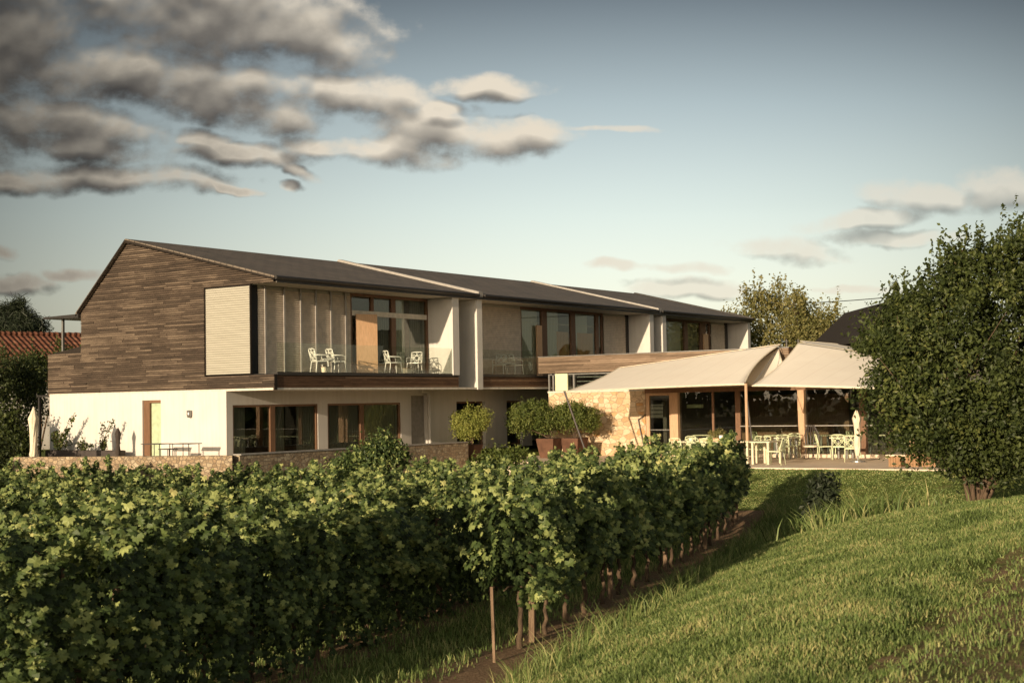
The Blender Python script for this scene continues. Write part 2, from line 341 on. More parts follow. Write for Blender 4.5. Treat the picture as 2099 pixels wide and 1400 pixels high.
def reg_lawn(n):
    x = -3+10.9*rng.random(n); y = -24+12.5*rng.random(n); s = -((x-N0[0])*nl[0]+(y-N0[1])*nl[1]); ok = (s > 1.) | (x > 2.5); return x[ok], y[ok]
def reg_edge(n):      # taller seeding grass along the foot of the bank
    t = -4+26*rng.random(n); s = .7+.9*rng.random(n)**1.5; x, y = st2xy(s, t); return x, y
grass('bank_grass', 620000, reg_bank, .025, .10, 'long green meadow grass covering the sunlit bank on the right')
grass('lane_grass', 120000, reg_lane, .05, .22, 'green grass growing in the lanes between the vine rows')
grass('lawn_grass', 110000, reg_lawn, .02, .06, 'short mown lawn in front of the paved terrace', .005)
grass('tall_grass', 3200, reg_edge, .25, .55, 'tall thin seeding grass stems along the foot of the bank', .003, .8)
def reg_tuft(n):
    c = survey(2, -.7, 1790, 1040); x = c[0]+rng.normal(0, 1.0, n); y = c[1]+rng.normal(0, .7, n); return x, y
grass('dry_grass', 5200, reg_tuft, .3, .75, 'clump of tall dry grass at the edge of the lawn', .005, .7)
# ------------------------------------------------------------------ foliage generators
def leaves(P, Nrm, size, tint, m, name, kind='vine'):
    """one small folded leaf per row of P, facing Nrm"""
    n = len(P); Nrm = Nrm/np.linalg.norm(Nrm, axis=1, keepdims=True)
    R = rng.normal(size=(n, 3)); R[:,2] -= .6; A = R-(R*Nrm).sum(1, keepdims=True)*Nrm; A /= np.linalg.norm(A, axis=1, keepdims=True); B = np.cross(Nrm, A)
    if kind == 'vine':
        prof = [(0,-.16,.0),(-.30,-.40,-.08),(-.50,-.05,-.10),(-.34,.06,-.02),(-.38,.38,-.10),(-.14,.30,-.01),(0,.62,-.12),(.14,.30,-.01),(.38,.38,-.10),(.34,.06,-.02),(.50,-.05,-.10),(.30,-.40,-.08)]
        c = np.array([(0,.05,.04)]+prof); k = len(prof); F1 = np.array([[0, 1+i, 1+(i+1) % k] for i in range(k)])
    elif kind == 'needle':
        c = np.array([(-.05,0,0),(.05,0,0),(.03,1,0),(-.03,1,0)]); F1 = np.array([[0,1,2],[0,2,3]])
    else:
        c = np.array([(0,-.5,0),(.30,-.05,.07),(0,.55,-.05),(-.30,-.05,.07),(0,-.02,-.02)]); F1 = np.array([[0,1,4],[1,2,4],[2,3,4],[3,0,4]])
    sz = size if np.ndim(size) else np.full(n, size)
    V = P[:,None,:]+sz[:,None,None]*(c[None,:,0:1]*B[:,None,:]+c[None,:,1:2]*A[:,None,:]+c[None,:,2:3]*Nrm[:,None,:])
    F = (np.arange(n)[:,None,None]*len(c)+F1[None]).reshape(-1, 3)
    return np_mesh(name, V.reshape(-1, 3), F, m, np.repeat(tint, len(c)))
# grapevine variants: trunk 0.7 m, leaf wall to about 2.1 m, along local X
def vine_foliage(v, n):
    P = []; Nn = []; T = []
    x = rng.uniform(-.70, .70, n); side = rng.choice([-1, 1], n); h = rng.beta(1.35, 1.15, n)
    bulge = .24+.10*np.sin(x*5+v*2.1)+.06*np.sin(h*7+v); inner = rng.random(n) < .2
    y = side*np.where(inner, rng.random(n)*bulge, bulge*(.75+.4*rng.random(n)))*(1-.45*h**3)
    lowb = (.76 if v < 5 else .04)+.12*np.sin(x*6+v*1.7); z = lowb+(2.0+.07*np.sin(x*4.3+v*1.3)-lowb)*h
    P.append(np.stack([x, y, z], -1)); Nn.append(np.stack([rng.normal(0, .45, n), side*(.9+.4*rng.random(n)), rng.normal(.25, .45, n)+1.0*h**4], -1)+np.array([-.55, .08, .1])); T.append(rng.random(n)*.75)
    for q in range(6):                                                       # shoots over the top and out of the side
        x0 = rng.uniform(-.6, .6); top = q < 4; L = rng.uniform(.22, .72); d = rng.normal(0, .34, 2); s0 = rng.choice([-1, 1]); k = int(22+L*70)
        tt = np.linspace(0, 1, k)
        if top: c = np.stack([x0+d[0]*tt, d[1]*tt+.2*d[1]*tt**2, 1.9+L*tt-.10*tt**3], -1)
        else: c = np.stack([x0+d[0]*tt*.6, s0*(.2+.30*tt), rng.uniform(1.1, 1.7)+.15*tt-.3*tt**2], -1)
        P.append(c+rng.normal(0, .045, c.shape)); Nn.append(rng.normal(0, .6, c.shape)+np.array([-.6, s0*.3, .45])); T.append(.35+.65*rng.random(k))
    for q in range(8):                                                       # clumps that stand proud of the wall, tinted lighter as painted highlights
        s0 = rng.choice([-1, 1]); c = np.array([rng.uniform(-.6, .6), s0*rng.uniform(.26, .40), rng.uniform(.8, 2.05)]); k = 46
        P.append(c+rng.normal(0, (.11,.07,.12), (k, 3))); Nn.append(rng.normal(0, .4, (k, 3))+np.array([-.6, s0*.7, .4])); T.append(.42+.56*rng.random(k))
    P = np.concatenate(P); Nn = np.concatenate(Nn); T = np.concatenate(T)
    return leaves(P, Nn, .065+.085*rng.random(len(P))**1.2, T, M['vine'], 'foliage')
VF = [vine_foliage(v, 700 if v < 5 else 900) for v in range(11)]
VT = []
for v in range(4):
    mb = MB(); r = random.Random(v); pts = [(0,0,-.08)]
    for k in range(1, 7): pts.append((r.uniform(-.035,.035), r.uniform(-.035,.035), k*.13))
    mb.tube(pts, [.042,.036,.030,.031,.028,.027,.022], 7)
    for sgn in (-1, 1): mb.tube([pts[-1], (sgn*.12, 0, .84), (sgn*.4, .01, .88), (sgn*.62, 0, .86)], [.022,.018,.014,.010], 5)
    VT.append(new_mesh('trunk', mb.v, mb.f, M['bark'], True))
ROWNAME = ['first row, the one beside the grass bank', 'second row from the grass bank', 'third row from the grass bank', 'fourth row from the grass bank', 'fifth row from the grass bank', 'sixth row from the grass bank', 'seventh row from the grass bank', 'eighth row from the grass bank', 'ninth row from the grass bank', 'tenth row from the grass bank', 'eleventh row from the grass bank', 'twelfth row from the grass bank', 'thirteenth row from the grass bank']
ORD = ['first','second','third','fourth','fifth','sixth','seventh','eighth','ninth','tenth','eleventh','twelfth','thirteenth','fourteenth','fifteenth','sixteenth','seventeenth','eighteenth','nineteenth','twentieth']
nv = 0
pm = MB().box(-.04,.04,-.04,.04,-.15,1.5); post_me = new_mesh('vineyard_post', pm.v, pm.f, M['stake'])
thin_me = new_mesh('vineyard_post', *(lambda q: (q.v, q.f))(MB().box(-.018,.018,-.018,.018,-.1,.95)), M['stake']); wire_m = M['metal']
for k in range(13):
    c = 0; tmax = 0; tmin = 99
    for j in range(-34, 60):
        t = j*1.14+rng.uniform(-.05,.05)+(.0 if k == 0 else .3*k)
        if k == 0 and (t < .35 or t > RLEN): continue
        x, y = st2xy(-ROWW*k, t); z = float(height(x, y))
        lim = 1.0 if y < -1.6 else -3.1
        if x > lim: continue
        u, v, d = toimg([x, y, z+1.6]); u = u[0]; v = v[0]; d = d[0]
        ub, vb, _ = toimg([x, y, z+1.0])
        if d < 5.5 or u < -170 or v > 1560: continue
        if nv >= 298: continue
        lab = ('leafy grapevine, %s vine counted from the near end of the row beside the grass bank' % ORD[c]) if k == 0 and c < 20 else 'leafy grapevine in the ' + ROWNAME[k]
        root = thing('grapevine', lab, 'grapevine', (x, y, z), DA+rng.uniform(-.06,.06), 'grapevines in the '+ROWNAME[k]) if k else thing('grapevine', lab, 'grapevine', (x, y, z), DA+rng.uniform(-.06,.06), 'grapevines in the '+ROWNAME[0])
        root.scale = (1, rng.uniform(.85, 1.2), rng.uniform(.84, 1.0) if k == 0 else rng.uniform(.76, .97))
        obj('trunk', VT[int(rng.integers(4))], None, root, local=True); obj('foliage', VF[int(rng.integers(5) if k == 0 else rng.integers(5, 11))], None, root, local=True)
        nv += 1; c += 1; tmax = max(tmax, t); tmin = min(tmin, t)
    if c:
        ts = [.02] if k == 0 else []
        if k == 0: end_post = True
        q = tmin+.57 if k == 0 else tmin+1.7
        ts += list(np.arange(q, tmax, 4.56)) + [tmax+.6]
        for i, t in enumerate(ts):
            x, y = st2xy(-ROWW*k, t); o = bpy.data.objects.new('vineyard_post', post_me if (k or i) else thin_me); COL.objects.link(o); o.location = (x, y, float(height(x, y))); o.rotation_euler = (rng.uniform(-.03,.03), rng.uniform(-.03,.03), DA)
            lab = 'thin metal post at the bare near end of the row beside the grass bank' if k == 0 and i == 0 else 'weathered wooden post, %s from the near end of the row beside the grass bank' % ORD[i] if k == 0 else 'weathered wooden post in the '+ROWNAME[k]
            props(o, lab, 'post', 'posts in the '+ROWNAME[k])
        if k < 2:
            for wz in (.78, 1.3):
                a = st2xy(-ROWW*k, ts[0]); b = st2xy(-ROWW*k, ts[-1])
                solo('trellis_wire', MB().tube([(a[0],a[1],float(height(*a))+wz), (b[0],b[1],float(height(*b))+wz)], .0035, 4), wire_m, ('lower' if wz < 1 else 'upper')+' trellis wire strung between the posts of the '+ROWNAME[k].split(',')[0], 'wire', 'trellis wires')
print('VINES', nv)
def crown(lobes, ncl, per, clr, size, m, name='crown', kind='leaf', spikes=0, up_b=.3, seedtint=0, spl=.8):
    """lobes: (cx,cy,cz,rx,ry,rz). leaf clumps through the volume, denser near the outside"""
    L = np.array(lobes, float); w = (L[:,3]*L[:,4]*L[:,5])**(2/3); w /= w.sum(); P = []; Nn = []; T = []
    ids = rng.choice(len(L), ncl, p=w); d = rng.normal(size=(ncl, 3)); d /= np.linalg.norm(d, axis=1, keepdims=True)
    rr = (.45+.55*rng.random(ncl)**.55)[:,None]; ctr = L[ids,:3]+d*rr*L[ids,3:]*(1+.15*rng.normal(size=(ncl, 1)))
    ct = rng.random(ncl)
    for i in range(per):
        o = rng.normal(size=(ncl, 3))*clr; P.append(ctr+o); Nn.append(d*.8+rng.normal(size=(ncl, 3))*.7+np.array([0,0,up_b])); T.append(.62*ct+.36*rng.random(ncl)+seedtint)
    if spikes:
        hi = np.argsort(-(ctr[:,2]+rng.normal(0, .35*L[:,5].max(), ncl)))[:spikes]
        for h in hi:
            q = int(14+14*rng.random()); tt = np.linspace(0, 1, q)[:,None]; dv = d[h]*.55+np.array([0,0,.8])+rng.normal(size=3)*.2; ln = rng.uniform(2.0, 5.0)*clr*spl
            P.append(ctr[h]+dv*tt*ln+rng.normal(size=(q, 3))*clr*.18); Nn.append(rng.normal(size=(q, 3))+.3); T.append(.3+.6*rng.random(q))
    P = np.concatenate(P); Nn = np.concatenate(Nn); T = np.concatenate(T)
    return leaves(P, Nn, size*(.65+.7*rng.random(len(P))), T, m, name, kind)
def limbs(base, tips, r, rnd, n=8):
    mb = MB()
    for i, tp in enumerate(tips):
        b = Vector(base); e = Vector(tp); m1 = b.lerp(e, .35)+Vector((rnd.uniform(-.1,.1), rnd.uniform(-.1,.1), .12))*(e-b).length*.6; m1.z = b.z+(e.z-b.z)*.42
        mb.tube([b, b.lerp(m1, .5), m1, m1.lerp(e, .5), e], [r, r*.8, r*.62, r*.38, r*.12], n)
    return mb
def tree(name, label, cat, base, lobes, ncl, per, clr, size, leafm, r, kind='leaf', spikes=0, group=None, tips=None, extra=14):
    root = thing(name, label, cat, base, 0, group); rnd = random.Random(int(abs(base[0]*97+base[1]*31)))
    tp = tips or [(l[0], l[1], l[2]+.3*l[5]) for l in lobes]; mb = limbs(base, tp, r, rnd)
    for _ in range(extra):
        l = rnd.choice(lobes); a = (l[0], l[1], l[2]-.3*l[5]); th = rnd.uniform(0, 6.28); e = (l[0]+l[3]*.85*math.cos(th), l[1]+l[4]*.85*math.sin(th), l[2]+l[5]*rnd.uniform(-.1,.9))
        mb.tube([a, tuple((Vector(a)+Vector(e))/2+Vector((0,0,.1))), e], [r*.3, r*.18, r*.05], 5)
    obj('trunk', mb, M['bark'], root, True)
    obj('crown', crown(lobes, ncl, per, clr, size, leafm, 'crown', kind, spikes, spl=(1. if ncl > 1500 else .6)), None, root); return root
def at(px, py, D):   # a ground survey: the point D metres in front, seen at that pixel
    return CAM+D*(fw+rt*((px-CX)/FPX)+up*((CY-py)/FPX))
# the big shrubby tree on the right
B = survey(2, -.1, 1995, 985); BD = float((B-CAM)@fw)
def lob(px, py, D, a, b, c=None):
    p = at(px, py, D); q = D/FPX; return (p[0], p[1], p[2], a*q, (c or a)*q, b*q)
big = [lob(1960,760,BD,165,190), lob(2090,690,BD+.6,170,210), lob(1880,820,BD-.3,118,105), lob(2070,880,BD-.2,170,80), lob(1850,720,BD+.4,75,90), lob(1935,620,BD+.2,62,75), lob(2035,545,BD,62,65), lob(2120,560,BD+.4,80,85), lob(2230,760,BD+.8,150,260), lob(1960,910,BD-.2,110,45), lob(1812,835,BD,50,80), lob(1965,950,BD,45,24), lob(2030,962,BD-.2,60,26), lob(2060,930,BD-.2,70,38), lob(1995,925,BD+.1,48,34), lob(2110,900,BD,70,60), lob(1885,670,BD+.2,48,60), lob(1838,735,BD+.3,34,50), lob(1965,535,BD+.1,36,40)]
tree('tree', 'huge dense dark green shrubby tree with several stems beside the terrace', 'tree', (B[0], B[1], float(height(B[0], B[1]))-.1), big, 1750, 42, .125, .10, M['bigleaf'], .07, spikes=230, extra=50,
     tips=[tuple(big[i][:3]) for i in (0,1,3,5,7,8)])
p = survey(2, -.35, 1938, 958)
tree('young_tree', 'slim stemmed small tree in front of the crates under the big tree', 'tree', (p[0], p[1], -.6), [lob(1935,870,float((p-CAM)@fw),70,55), lob(1870,890,float((p-CAM)@fw),50,40)], 260, 12, .11, .08, M['bigleaf'], .05, extra=5)
# pale loose trees behind the roof
for (lab, lo, ncl, D, mm, sp) in (('loose pale yellow tree behind the far end of the hotel', [(1515,670,38,34),(1555,640,36,44),(1598,632,32,44),(1642,655,42,38),(1580,695,95,30)], 900, 78, 'yellow', 40),
        ('green airy tree behind the sails, right of the pale yellow tree', [(1690,662,44,32),(1712,695,36,30),(1660,695,50,28),(1632,640,20,26)], 520, 76, 'yellow', 30),
        ('low dark green tree between the sails and the big tree', [(1785,705,30,28),(1795,735,30,22),(1822,680,30,44),(1850,650,28,44)], 380, 50, 'bigleaf', 18)):
    L = [lob(a, b, D, c, d) for a, b, c, d in lo]; q = at(lo[2][0] if len(lo) > 2 else lo[0][0], 800, D)
    tree('tree', lab, 'tree', (q[0], q[1], -.6), L, ncl, 10, .28, .165, M[mm], .10, spikes=sp, extra=26)
# left side: pine, shrubs
q = at(40, 800, 88); L = [lob(25,672,88,55,14), lob(12,650,88,28,16), lob(50,658,88,22,14), lob(36,634,88,12,14), lob(80,668,88,12,6), lob(-40,660,88,40,25)]
tree('pine_tree', 'dark pine tree rising behind the red tiled roof', 'tree', (q[0], q[1], -.6), L, 420, 60, .22, .36, M['pine'], .2, kind='needle', spikes=0)
for i, (lab, lo, D, mm) in enumerate((('tall dark shrub at the left edge beside the pergola frame', [(40,815,50,75),(30,765,35,35),(75,810,24,60)], 58, 'treeleaf'),
        ('dark shrub with reddish tips under the red tiled roof', [(78,750,24,28),(60,775,36,45),(130,722,16,5)], 62, 'bigleaf'),
        ('broad dark shrub cut off by the left picture edge', [(-40,820,60,90),(0,880,50,55),(-10,770,40,40)], 56, 'treeleaf'),
        ('dark bushy shrub hugging the left end of the parapet wall', [(-5,940,24,18),(-30,930,30,26)], 47, 'treeleaf'),
        ('low rounded shrub beside the closed cream parasol', [(38,915,24,22),(20,925,24,20),(10,890,26,30)], 50, 'bigleaf'))):
    L = [lob(a, b, D, c, d) for a, b, c, d in lo]; q = at(lo[0][0], 900, D)
    tree('shrub', lab, 'shrub', (q[0], q[1], -.3), L, 330+80*i, 13, .2, .13, M[mm], .05, spikes=5, extra=6)
# far woods round the horizon (seen between things and in the window glass)
def woods(name, label, a0, a1, R, n, hh):
    A = np.radians(rng.uniform(a0, a1, n)); rad = R+rng.uniform(0, 18, n); top = hh*(.65+.35*np.sin(A*23)*np.cos(A*11)+.15*rng.random(n)); z = -.6+top*rng.random(n)**.7
    P = np.stack([-10+rad*np.cos(A), -10+rad*np.sin(A), z], -1); Nn = rng.normal(size=(n, 3)); me = leaves(P, Nn, 1.1+.9*rng.random(n), rng.random(n), M['treeleaf'], name, 'leaf')
    o = bpy.data.objects.new(name, me); COL.objects.link(o); props(o, label, 'woods', kind='stuff')
woods('woods', 'dark far-off belt of woodland on the horizon', -150, 250, 105, 26000, 7.5)
# ------------------------------------------------------------------ the hotel
EAVE = 5.85; RIDGE = (6.93, 7.52); REAR = (9.45, 5.21); XL = 35.6; SOF = 2.33; DECK = 2.83
hotel = thing('hotel', 'long two storey hotel with weathered wood gable, dark roof and cream ground floor', 'hotel building', (0, 0, 0))
prof = [(0, 2.30), (11.3, 2.30), (11.3, 3.81), (9.45, 3.81), REAR, RIDGE, (0, EAVE)]
hole = [(-.01, DECK), (3.17, DECK), (3.17, 5.79), (-.01, 5.79)]
def scan(polys, z):
    xs = []
    for P in polys:
        for i in range(len(P)):
            a, b = P[i], P[(i+1) % len(P)]
            if (a[1] <= z) != (b[1] <= z): xs.append(a[0]+(z-a[1])/(b[1]-a[1])*(b[0]-a[0]))
    return sorted(xs)
def boards(polys, z0, z1, h, put, gap=.012, seg=(1.0, 3.4), jit=.012, rnd=random.Random(3)):
    mb = MB(); z = z0
    while z < z1-.01:
        a, b = z+gap/2, min(z+h-gap/2, z1-.002); xa, xb = scan(polys, a+.001), scan(polys, b-.001)
        if len(xa) != len(xb): xa = xb = scan(polys, (a+b)/2+(.02 if abs(z-2.8) > .1 else 0))
        if len(xa) == len(xb):
            for i in range(0, len(xa)-1, 2):
                l0, r0_, l1, r1_ = xa[i], xa[i+1], xb[i], xb[i+1]
                if r0_-l0 < .02: continue
                cuts = [0.]; W = max(r0_-l0, .01); c = 0
                while seg and True:
                    c += rnd.uniform(*seg)/W
                    if c > .93: break
                    cuts.append(c)
                cuts.append(1.)
                for q in range(len(cuts)-1):
                    s0, s1 = cuts[q], cuts[q+1]; e = .002
                    A = (l0+(r0_-l0)*s0+e, l0+(r0_-l0)*s1-e, l1+(r1_-l1)*s1-e, l1+(r1_-l1)*s0+e)
                    mb.hexa(put(A, a, b, rnd.uniform(0, jit)))
        z += h
    return mb
def putx(xf, th, sgn=-1):    # boards on a plane x = xf facing sgn
    def f(A, a, b, j):
        o = xf+sgn*(th+j); return [(o,A[0],a),(o,A[1],a),(xf,A[1],a),(xf,A[0],a),(o,A[3],b),(o,A[2],b),(xf,A[2],b),(xf,A[3],b)]
    return f
def puty(yf, th, sgn=-1):
    def f(A, a, b, j):
        o = yf+sgn*(th+j); return [(A[0],o,a),(A[1],o,a),(A[1],yf,a),(A[0],yf,a),(A[3],o,b),(A[2],o,b),(A[2],yf,b),(A[3],yf,b)]
    return f
obj('gable_cladding', boards([prof, hole], 2.30, 7.52, .072, putx(.04, .02), gap=.020, seg=(.5,2.0), jit=.02, rnd=random.Random(5)), M['clad'], hotel)
obj('gable_wall', boards([prof, hole], 2.305, 7.50, .25, putx(.16, .115), gap=0, seg=(50,51), jit=0), M['backing'], hotel)
# rear side of the upper floor, end wall, core
obj('rear_wall', MB().box(.2, XL, 9.2, 9.4, 2.3, 5.2), M['clad'], hotel)
obj('end_wall', MB().prism([(1.2,2.3),(9.4,2.3),(9.4,5.1),(6.93,7.4),(1.2,6.0)], 0, XL-.25, XL-.02), M['clad'], hotel)
obj('upper_floor_slab', MB().box(.18, XL-.3, 1.25, 9.2, 2.5, 2.80), M['room'], hotel)
obj('lower_soffit', MB().box(.0, XL, .03, 11.2, SOF-.03, SOF+.04), M['soffit'], hotel)
obj('rear_balcony_floor', MB().box(.2, XL, 9.45, 11.2, 2.4, 2.7), M['soffit'], hotel)
obj('rear_balcony_parapet', MB().box(.2, XL, 11.15, 11.3, 2.4, 3.81), M['clad'], hotel)
# roofs, one per module
def roof_slab(x0, x1, dz):
    k = (RIDGE[1]-EAVE)/RIDGE[0]
    P = [(-.16, EAVE-.16*k+.02+dz), (RIDGE[0], RIDGE[1]+.04+dz), (REAR[0]+.16, REAR[1]-.10+dz), (REAR[0]+.16, REAR[1]+.03+dz), (RIDGE[0], RIDGE[1]+.17+dz), (-.16, EAVE-.16*k+.13+dz)]
    return MB().prism(P, 0, x0, x1)
for i, (a, b, dz) in enumerate(((-.10, 11.00, 0.), (11.32, 25.3, .02), (25.6, XL, .0))):
    rf = obj('roof', roof_slab(a, b, dz), M['roof'], hotel)
    mb = MB()
    for xx in np.arange(a+.5, b-.3, .9): mb.box(xx, xx+.03, .62, .65, EAVE+.29+dz, EAVE+.32+dz)
    for xx in np.arange(a+.95, b-.3, .9): mb.box(xx, xx+.03, 1.62, 1.65, EAVE+.53+dz, EAVE+.56+dz)
    obj('gutter', MB().tube([(a+.02, -.20, EAVE+.035), (b-.02, -.20, EAVE+.035)], .065, 9), M['metal'], rf)
def ridge_line(x0, x1, h, m, name='roof_flashing'):
    k = (RIDGE[1]-EAVE)/RIDGE[0]
    P = [(-.17, EAVE-.16*k+.02), (RIDGE[0], RIDGE[1]+.04), (REAR[0]+.1, REAR[1]-.02), (REAR[0]+.1, REAR[1]+.1+h), (RIDGE[0], RIDGE[1]+.17+h), (-.17, EAVE-.16*k+.13+h)]
    obj(name, MB().prism(P, 0, x0, x1), m, hotel)
ridge_line(11.02, 11.30, .09, M['strip']); ridge_line(25.32, 25.58, .09, M['strip']); ridge_line(XL+.01, XL+.22, .05, M['metal'], 'end_trim')
# thin verge trims on the gable
obj('verge_trim', MB().prism([(-.17,EAVE-.03),(RIDGE[0],RIDGE[1]+.05),(REAR[0]+.05,REAR[1]-.0),(REAR[0]+.05,REAR[1]+.06),(RIDGE[0],RIDGE[1]+.13),(-.17,EAVE+.03)], 0, -.135, -.105), M['backing'], hotel)
# soffits under the eaves, gutters fascia
obj('eave_soffit', MB().box(.17, XL-.02, -.10, 1.30, EAVE-.10, EAVE-.06), M['soffit'], hotel)
obj('eave_fascia', MB().box(.05, XL, -.14, -.11, EAVE-.11, EAVE+.0), M['metal'], hotel)
obj('ceiling', MB().box(.2, XL-.3, 1.3, 9.1, 5.70, 5.76).box(.2, XL-.3, 1.3, 9.1, 5.1, 5.14), M['room'], hotel)
# ground floor
gw = MB(); WL = [(gx(477,2.15,880), gx(652,2.15,880)), (gx(672,2.15,880), gx(822,2.15,880)), (gx(936,2.15,860), gx(995,2.15,860)), (gx(1039,2.15,860), gx(1071,2.15,860)), (gx(1090,2.15,860), gx(1128,2.15,860))]
NI = (gx(843,2.15,860), gx(876,2.15,860)); HD = 1.84
segs = []; cur = 0.0
for a, b in sorted(WL[:2]+[NI]+WL[2:]):
    segs.append((cur, a)); cur = b
segs.append((cur, 24.))
for a, b in segs: gw.box(a, b, 2.15, 2.45, -.1, SOF-.03)
for a, b in WL: gw.box(a, b, 2.15, 2.45, HD, SOF-.03)
gw.box(NI[0], NI[1], 2.15, 2.45, 2.1, SOF-.03)
obj('front_wall', gw, M['white'], hotel)
wy = (gy(330,0,880), gy(292,0,880)); gb = MB()
gb.box(0, .3, 2.452, wy[0], -.1, SOF-.03).box(0, .3, wy[1], 11.2, -.1, SOF-.03).box(0, .3, wy[0], wy[1], 2.06, SOF-.03)
gb.box(.001, .3, 2.152, 2.4515, -.099, SOF-.031)
obj('side_wall', gb, M['white'], hotel)
obj('rear_ground_wall', MB().box(.3, 24, 11.0, 11.2, -.1, SOF-.03).box(24, 24.2, 2.15, 11.2, -.1, SOF-.03), M['white'], hotel)
obj('niche_panel', MB().box(NI[0], NI[1], 2.32, 2.44, -.1, 2.1), M['niche'], hotel)
obj('niche_column', MB().tube([(NI[1]-.02, 2.02, -.1), (NI[1]-.02, 2.02, 2.1), (NI[1]-.12, 2.04, 2.24), (NI[1]-.5, 2.05, 2.27)], .06, 10), M['white'], hotel)
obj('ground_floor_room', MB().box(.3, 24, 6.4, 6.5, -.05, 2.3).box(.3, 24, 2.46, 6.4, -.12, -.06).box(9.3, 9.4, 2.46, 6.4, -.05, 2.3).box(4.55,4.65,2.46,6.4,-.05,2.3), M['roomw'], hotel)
def curtain(x0, x1, y, z0, z1, ax=0, wl=.12, am=.035):
    n = max(6, int(abs(x1-x0)/wl*5)); xs_ = np.linspace(x0, x1, n); mb = MB(); b0 = 0
    for i, x in enumerate(xs_):
        yy = y+am*math.sin(i*2*math.pi/5)+.01*math.sin(i*1.3)
        mb.v += [(x, yy, z0), (x, yy, z1)] if ax == 0 else [(yy, x, z0), (yy, x, z1)]
    mb.f = [(2*i, 2*i+2, 2*i+3, 2*i+1) for i in range(n-1)]; return mb
def window(parent, x0, x1, y, z0, z1, divs=(), curt=(), fm='wood', fw_=.07, cm='dcurtain', trans=None, dep=.12, name='window'):
    mb = MB(); mb.box(x0, x0+fw_, y, y+dep, z0, z1).box(x1-fw_, x1, y, y+dep, z0, z1).box(x0+fw_, x1-fw_, y+.002, y+dep, z1-fw_, z1).box(x0+fw_, x1-fw_, y+.002, y+dep, z0, z0+fw_*.8)
    w = obj(name, mb, M[fm], parent)
    for d in divs: obj('mullion', MB().box(d[0], d[1], y-.004, y+dep-.01, z0+fw_*.8, z1-fw_), M[fm], w)
    if trans: obj('transom', MB().box(x0+fw_, x1-fw_, y-.01, y+dep-.02, trans[0], trans[1]), M[trans[2]], w)
    obj('pane', MB().box(x0+fw_, x1-fw_, y+.05, y+.056, z0+fw_*.8, z1-fw_), M['glass'], w)
    for c in curt: obj('curtain', curtain(c[0], c[1], y+.15, z0+.06, z1-.04), M[c[2] if len(c) > 2 else cm], w, True)
    return w
G = lambda px: gx(px, 2.15, 880)
window(hotel, WL[0][0], WL[0][1], 2.17, 0, HD, [(G(555), G(565))], [(WL[0][0]+.1, G(508)), (G(568), G(588)), (G(615), G(650))])
window(hotel, WL[1][0], WL[1][1], 2.17, 0, HD, [(G(740), G(747))], [(G(676), G(742)), (G(755), G(815))])
window(hotel, WL[2][0], WL[2][1], 2.30, 0, HD); window(hotel, WL[3][0], WL[3][1], 2.30, 0, HD); window(hotel, WL[4][0], WL[4][1], 2.30, 0.9, HD+.02)
# window on the side wall
w = obj('side_window', MB().box(.06,.18,wy[0],wy[0]+.06,-.05,2.06).box(.06,.18,wy[1]-.30,wy[1],-.05,2.06).box(.062,.18,wy[0]+.06,wy[1]-.30,1.97,2.06), M['wood'], hotel)
obj('pane', MB().box(.15,.16,wy[0]+.06,wy[1]-.30,-.05,1.97), M['frosted'], w)
ly = gy(391,0,845); obj('wall_lamp', MB().lathe((-.07, ly, 1.55), [(.0,-.10),(.07,-.09),(.085,0),(.085,.14),(.0,.15)], 12), M['greymetal'], hotel, True)
# upper storey: balconies, fins, glazing
def band_y(x0, x1, m, name='balcony_front'):
    o = obj(name, boards([[(x0,SOF-.03),(x1,SOF-.03),(x1,DECK-.06),(x0,DECK-.06)]], SOF-.03, DECK-.06, .075, puty(.06, .02), seg=(1.5,4.), jit=.008), m, hotel)
    obj('deck', MB().box(x0, x1, .06, 1.25, SOF+.045, DECK-.05), M['backing'], hotel)
    obj('deck_edge', MB().box(x0-.01, x1+.01, -.0, 1.24, DECK-.048, DECK), M['metal'], hotel)
band_y(.19, 9.93, M['cladx']); band_y(11.42, 24.75, M['cladx']); band_y(26.3, XL-.3, M['cladx'])
FIN = [(9.53, 9.92, SOF+.52), (11.08, 11.42, SOF-.02), (24.72, 25.08, SOF+.52), (25.95, 26.3, SOF-.02), (XL-.33, XL-.03, SOF+.52)]
for a, b, z in FIN: obj('fin_wall', MB().box(a, b, -.02, 1.6, z-.02, EAVE-.105), M['white'], hotel)
GY = 1.15
obj('recess_wall', MB().box(9.93, 11.07, 1.5, 1.6, SOF-.02, EAVE-.1).box(25.09, 25.94, 1.5, 1.6, SOF-.02, EAVE-.1), M['white'], hotel)
# shutter panel on the gable side with its dark reveal
def slats_x(x, y0, y1, z0, z1, h=.075, th=.03):
    mb = MB(); z = z0
    while z+h < z1+.01: mb.hexa([(x-th,y0,z),(x-th,y1,z),(x-.004,y1,z),(x-.004,y0,z),(x-th*.35,y0,z+h-.01),(x-th*.35,y1,z+h-.01),(x+.0,y1,z+h-.01),(x+.0,y0,z+h-.01)]); z += h
    return mb
def slats_y(y, x0, x1, z0, z1, h=.075, th=.03):
    mb = MB(); z = z0
    while z+h < z1+.01: mb.hexa([(x0,y-th,z),(x1,y-th,z),(x1,y-.004,z),(x0,y-.004,z),(x0,y-th*.35,z+h-.01),(x1,y-th*.35,z+h-.01),(x1,y,z+h-.01),(x0,y,z+h-.01)]); z += h
    return mb
sh = obj('gable_shutter', slats_x(.06, 1.10, 3.12, 2.86, 5.76, .075, .014), M['blind'], hotel)
obj('shutter_frame', MB().box(.05,.12,1.065,1.10,2.84,5.78).box(.05,.12,3.12,3.165,2.84,5.78).box(.065,.12,1.10,3.12,2.84,5.78), M['backing'], sh)
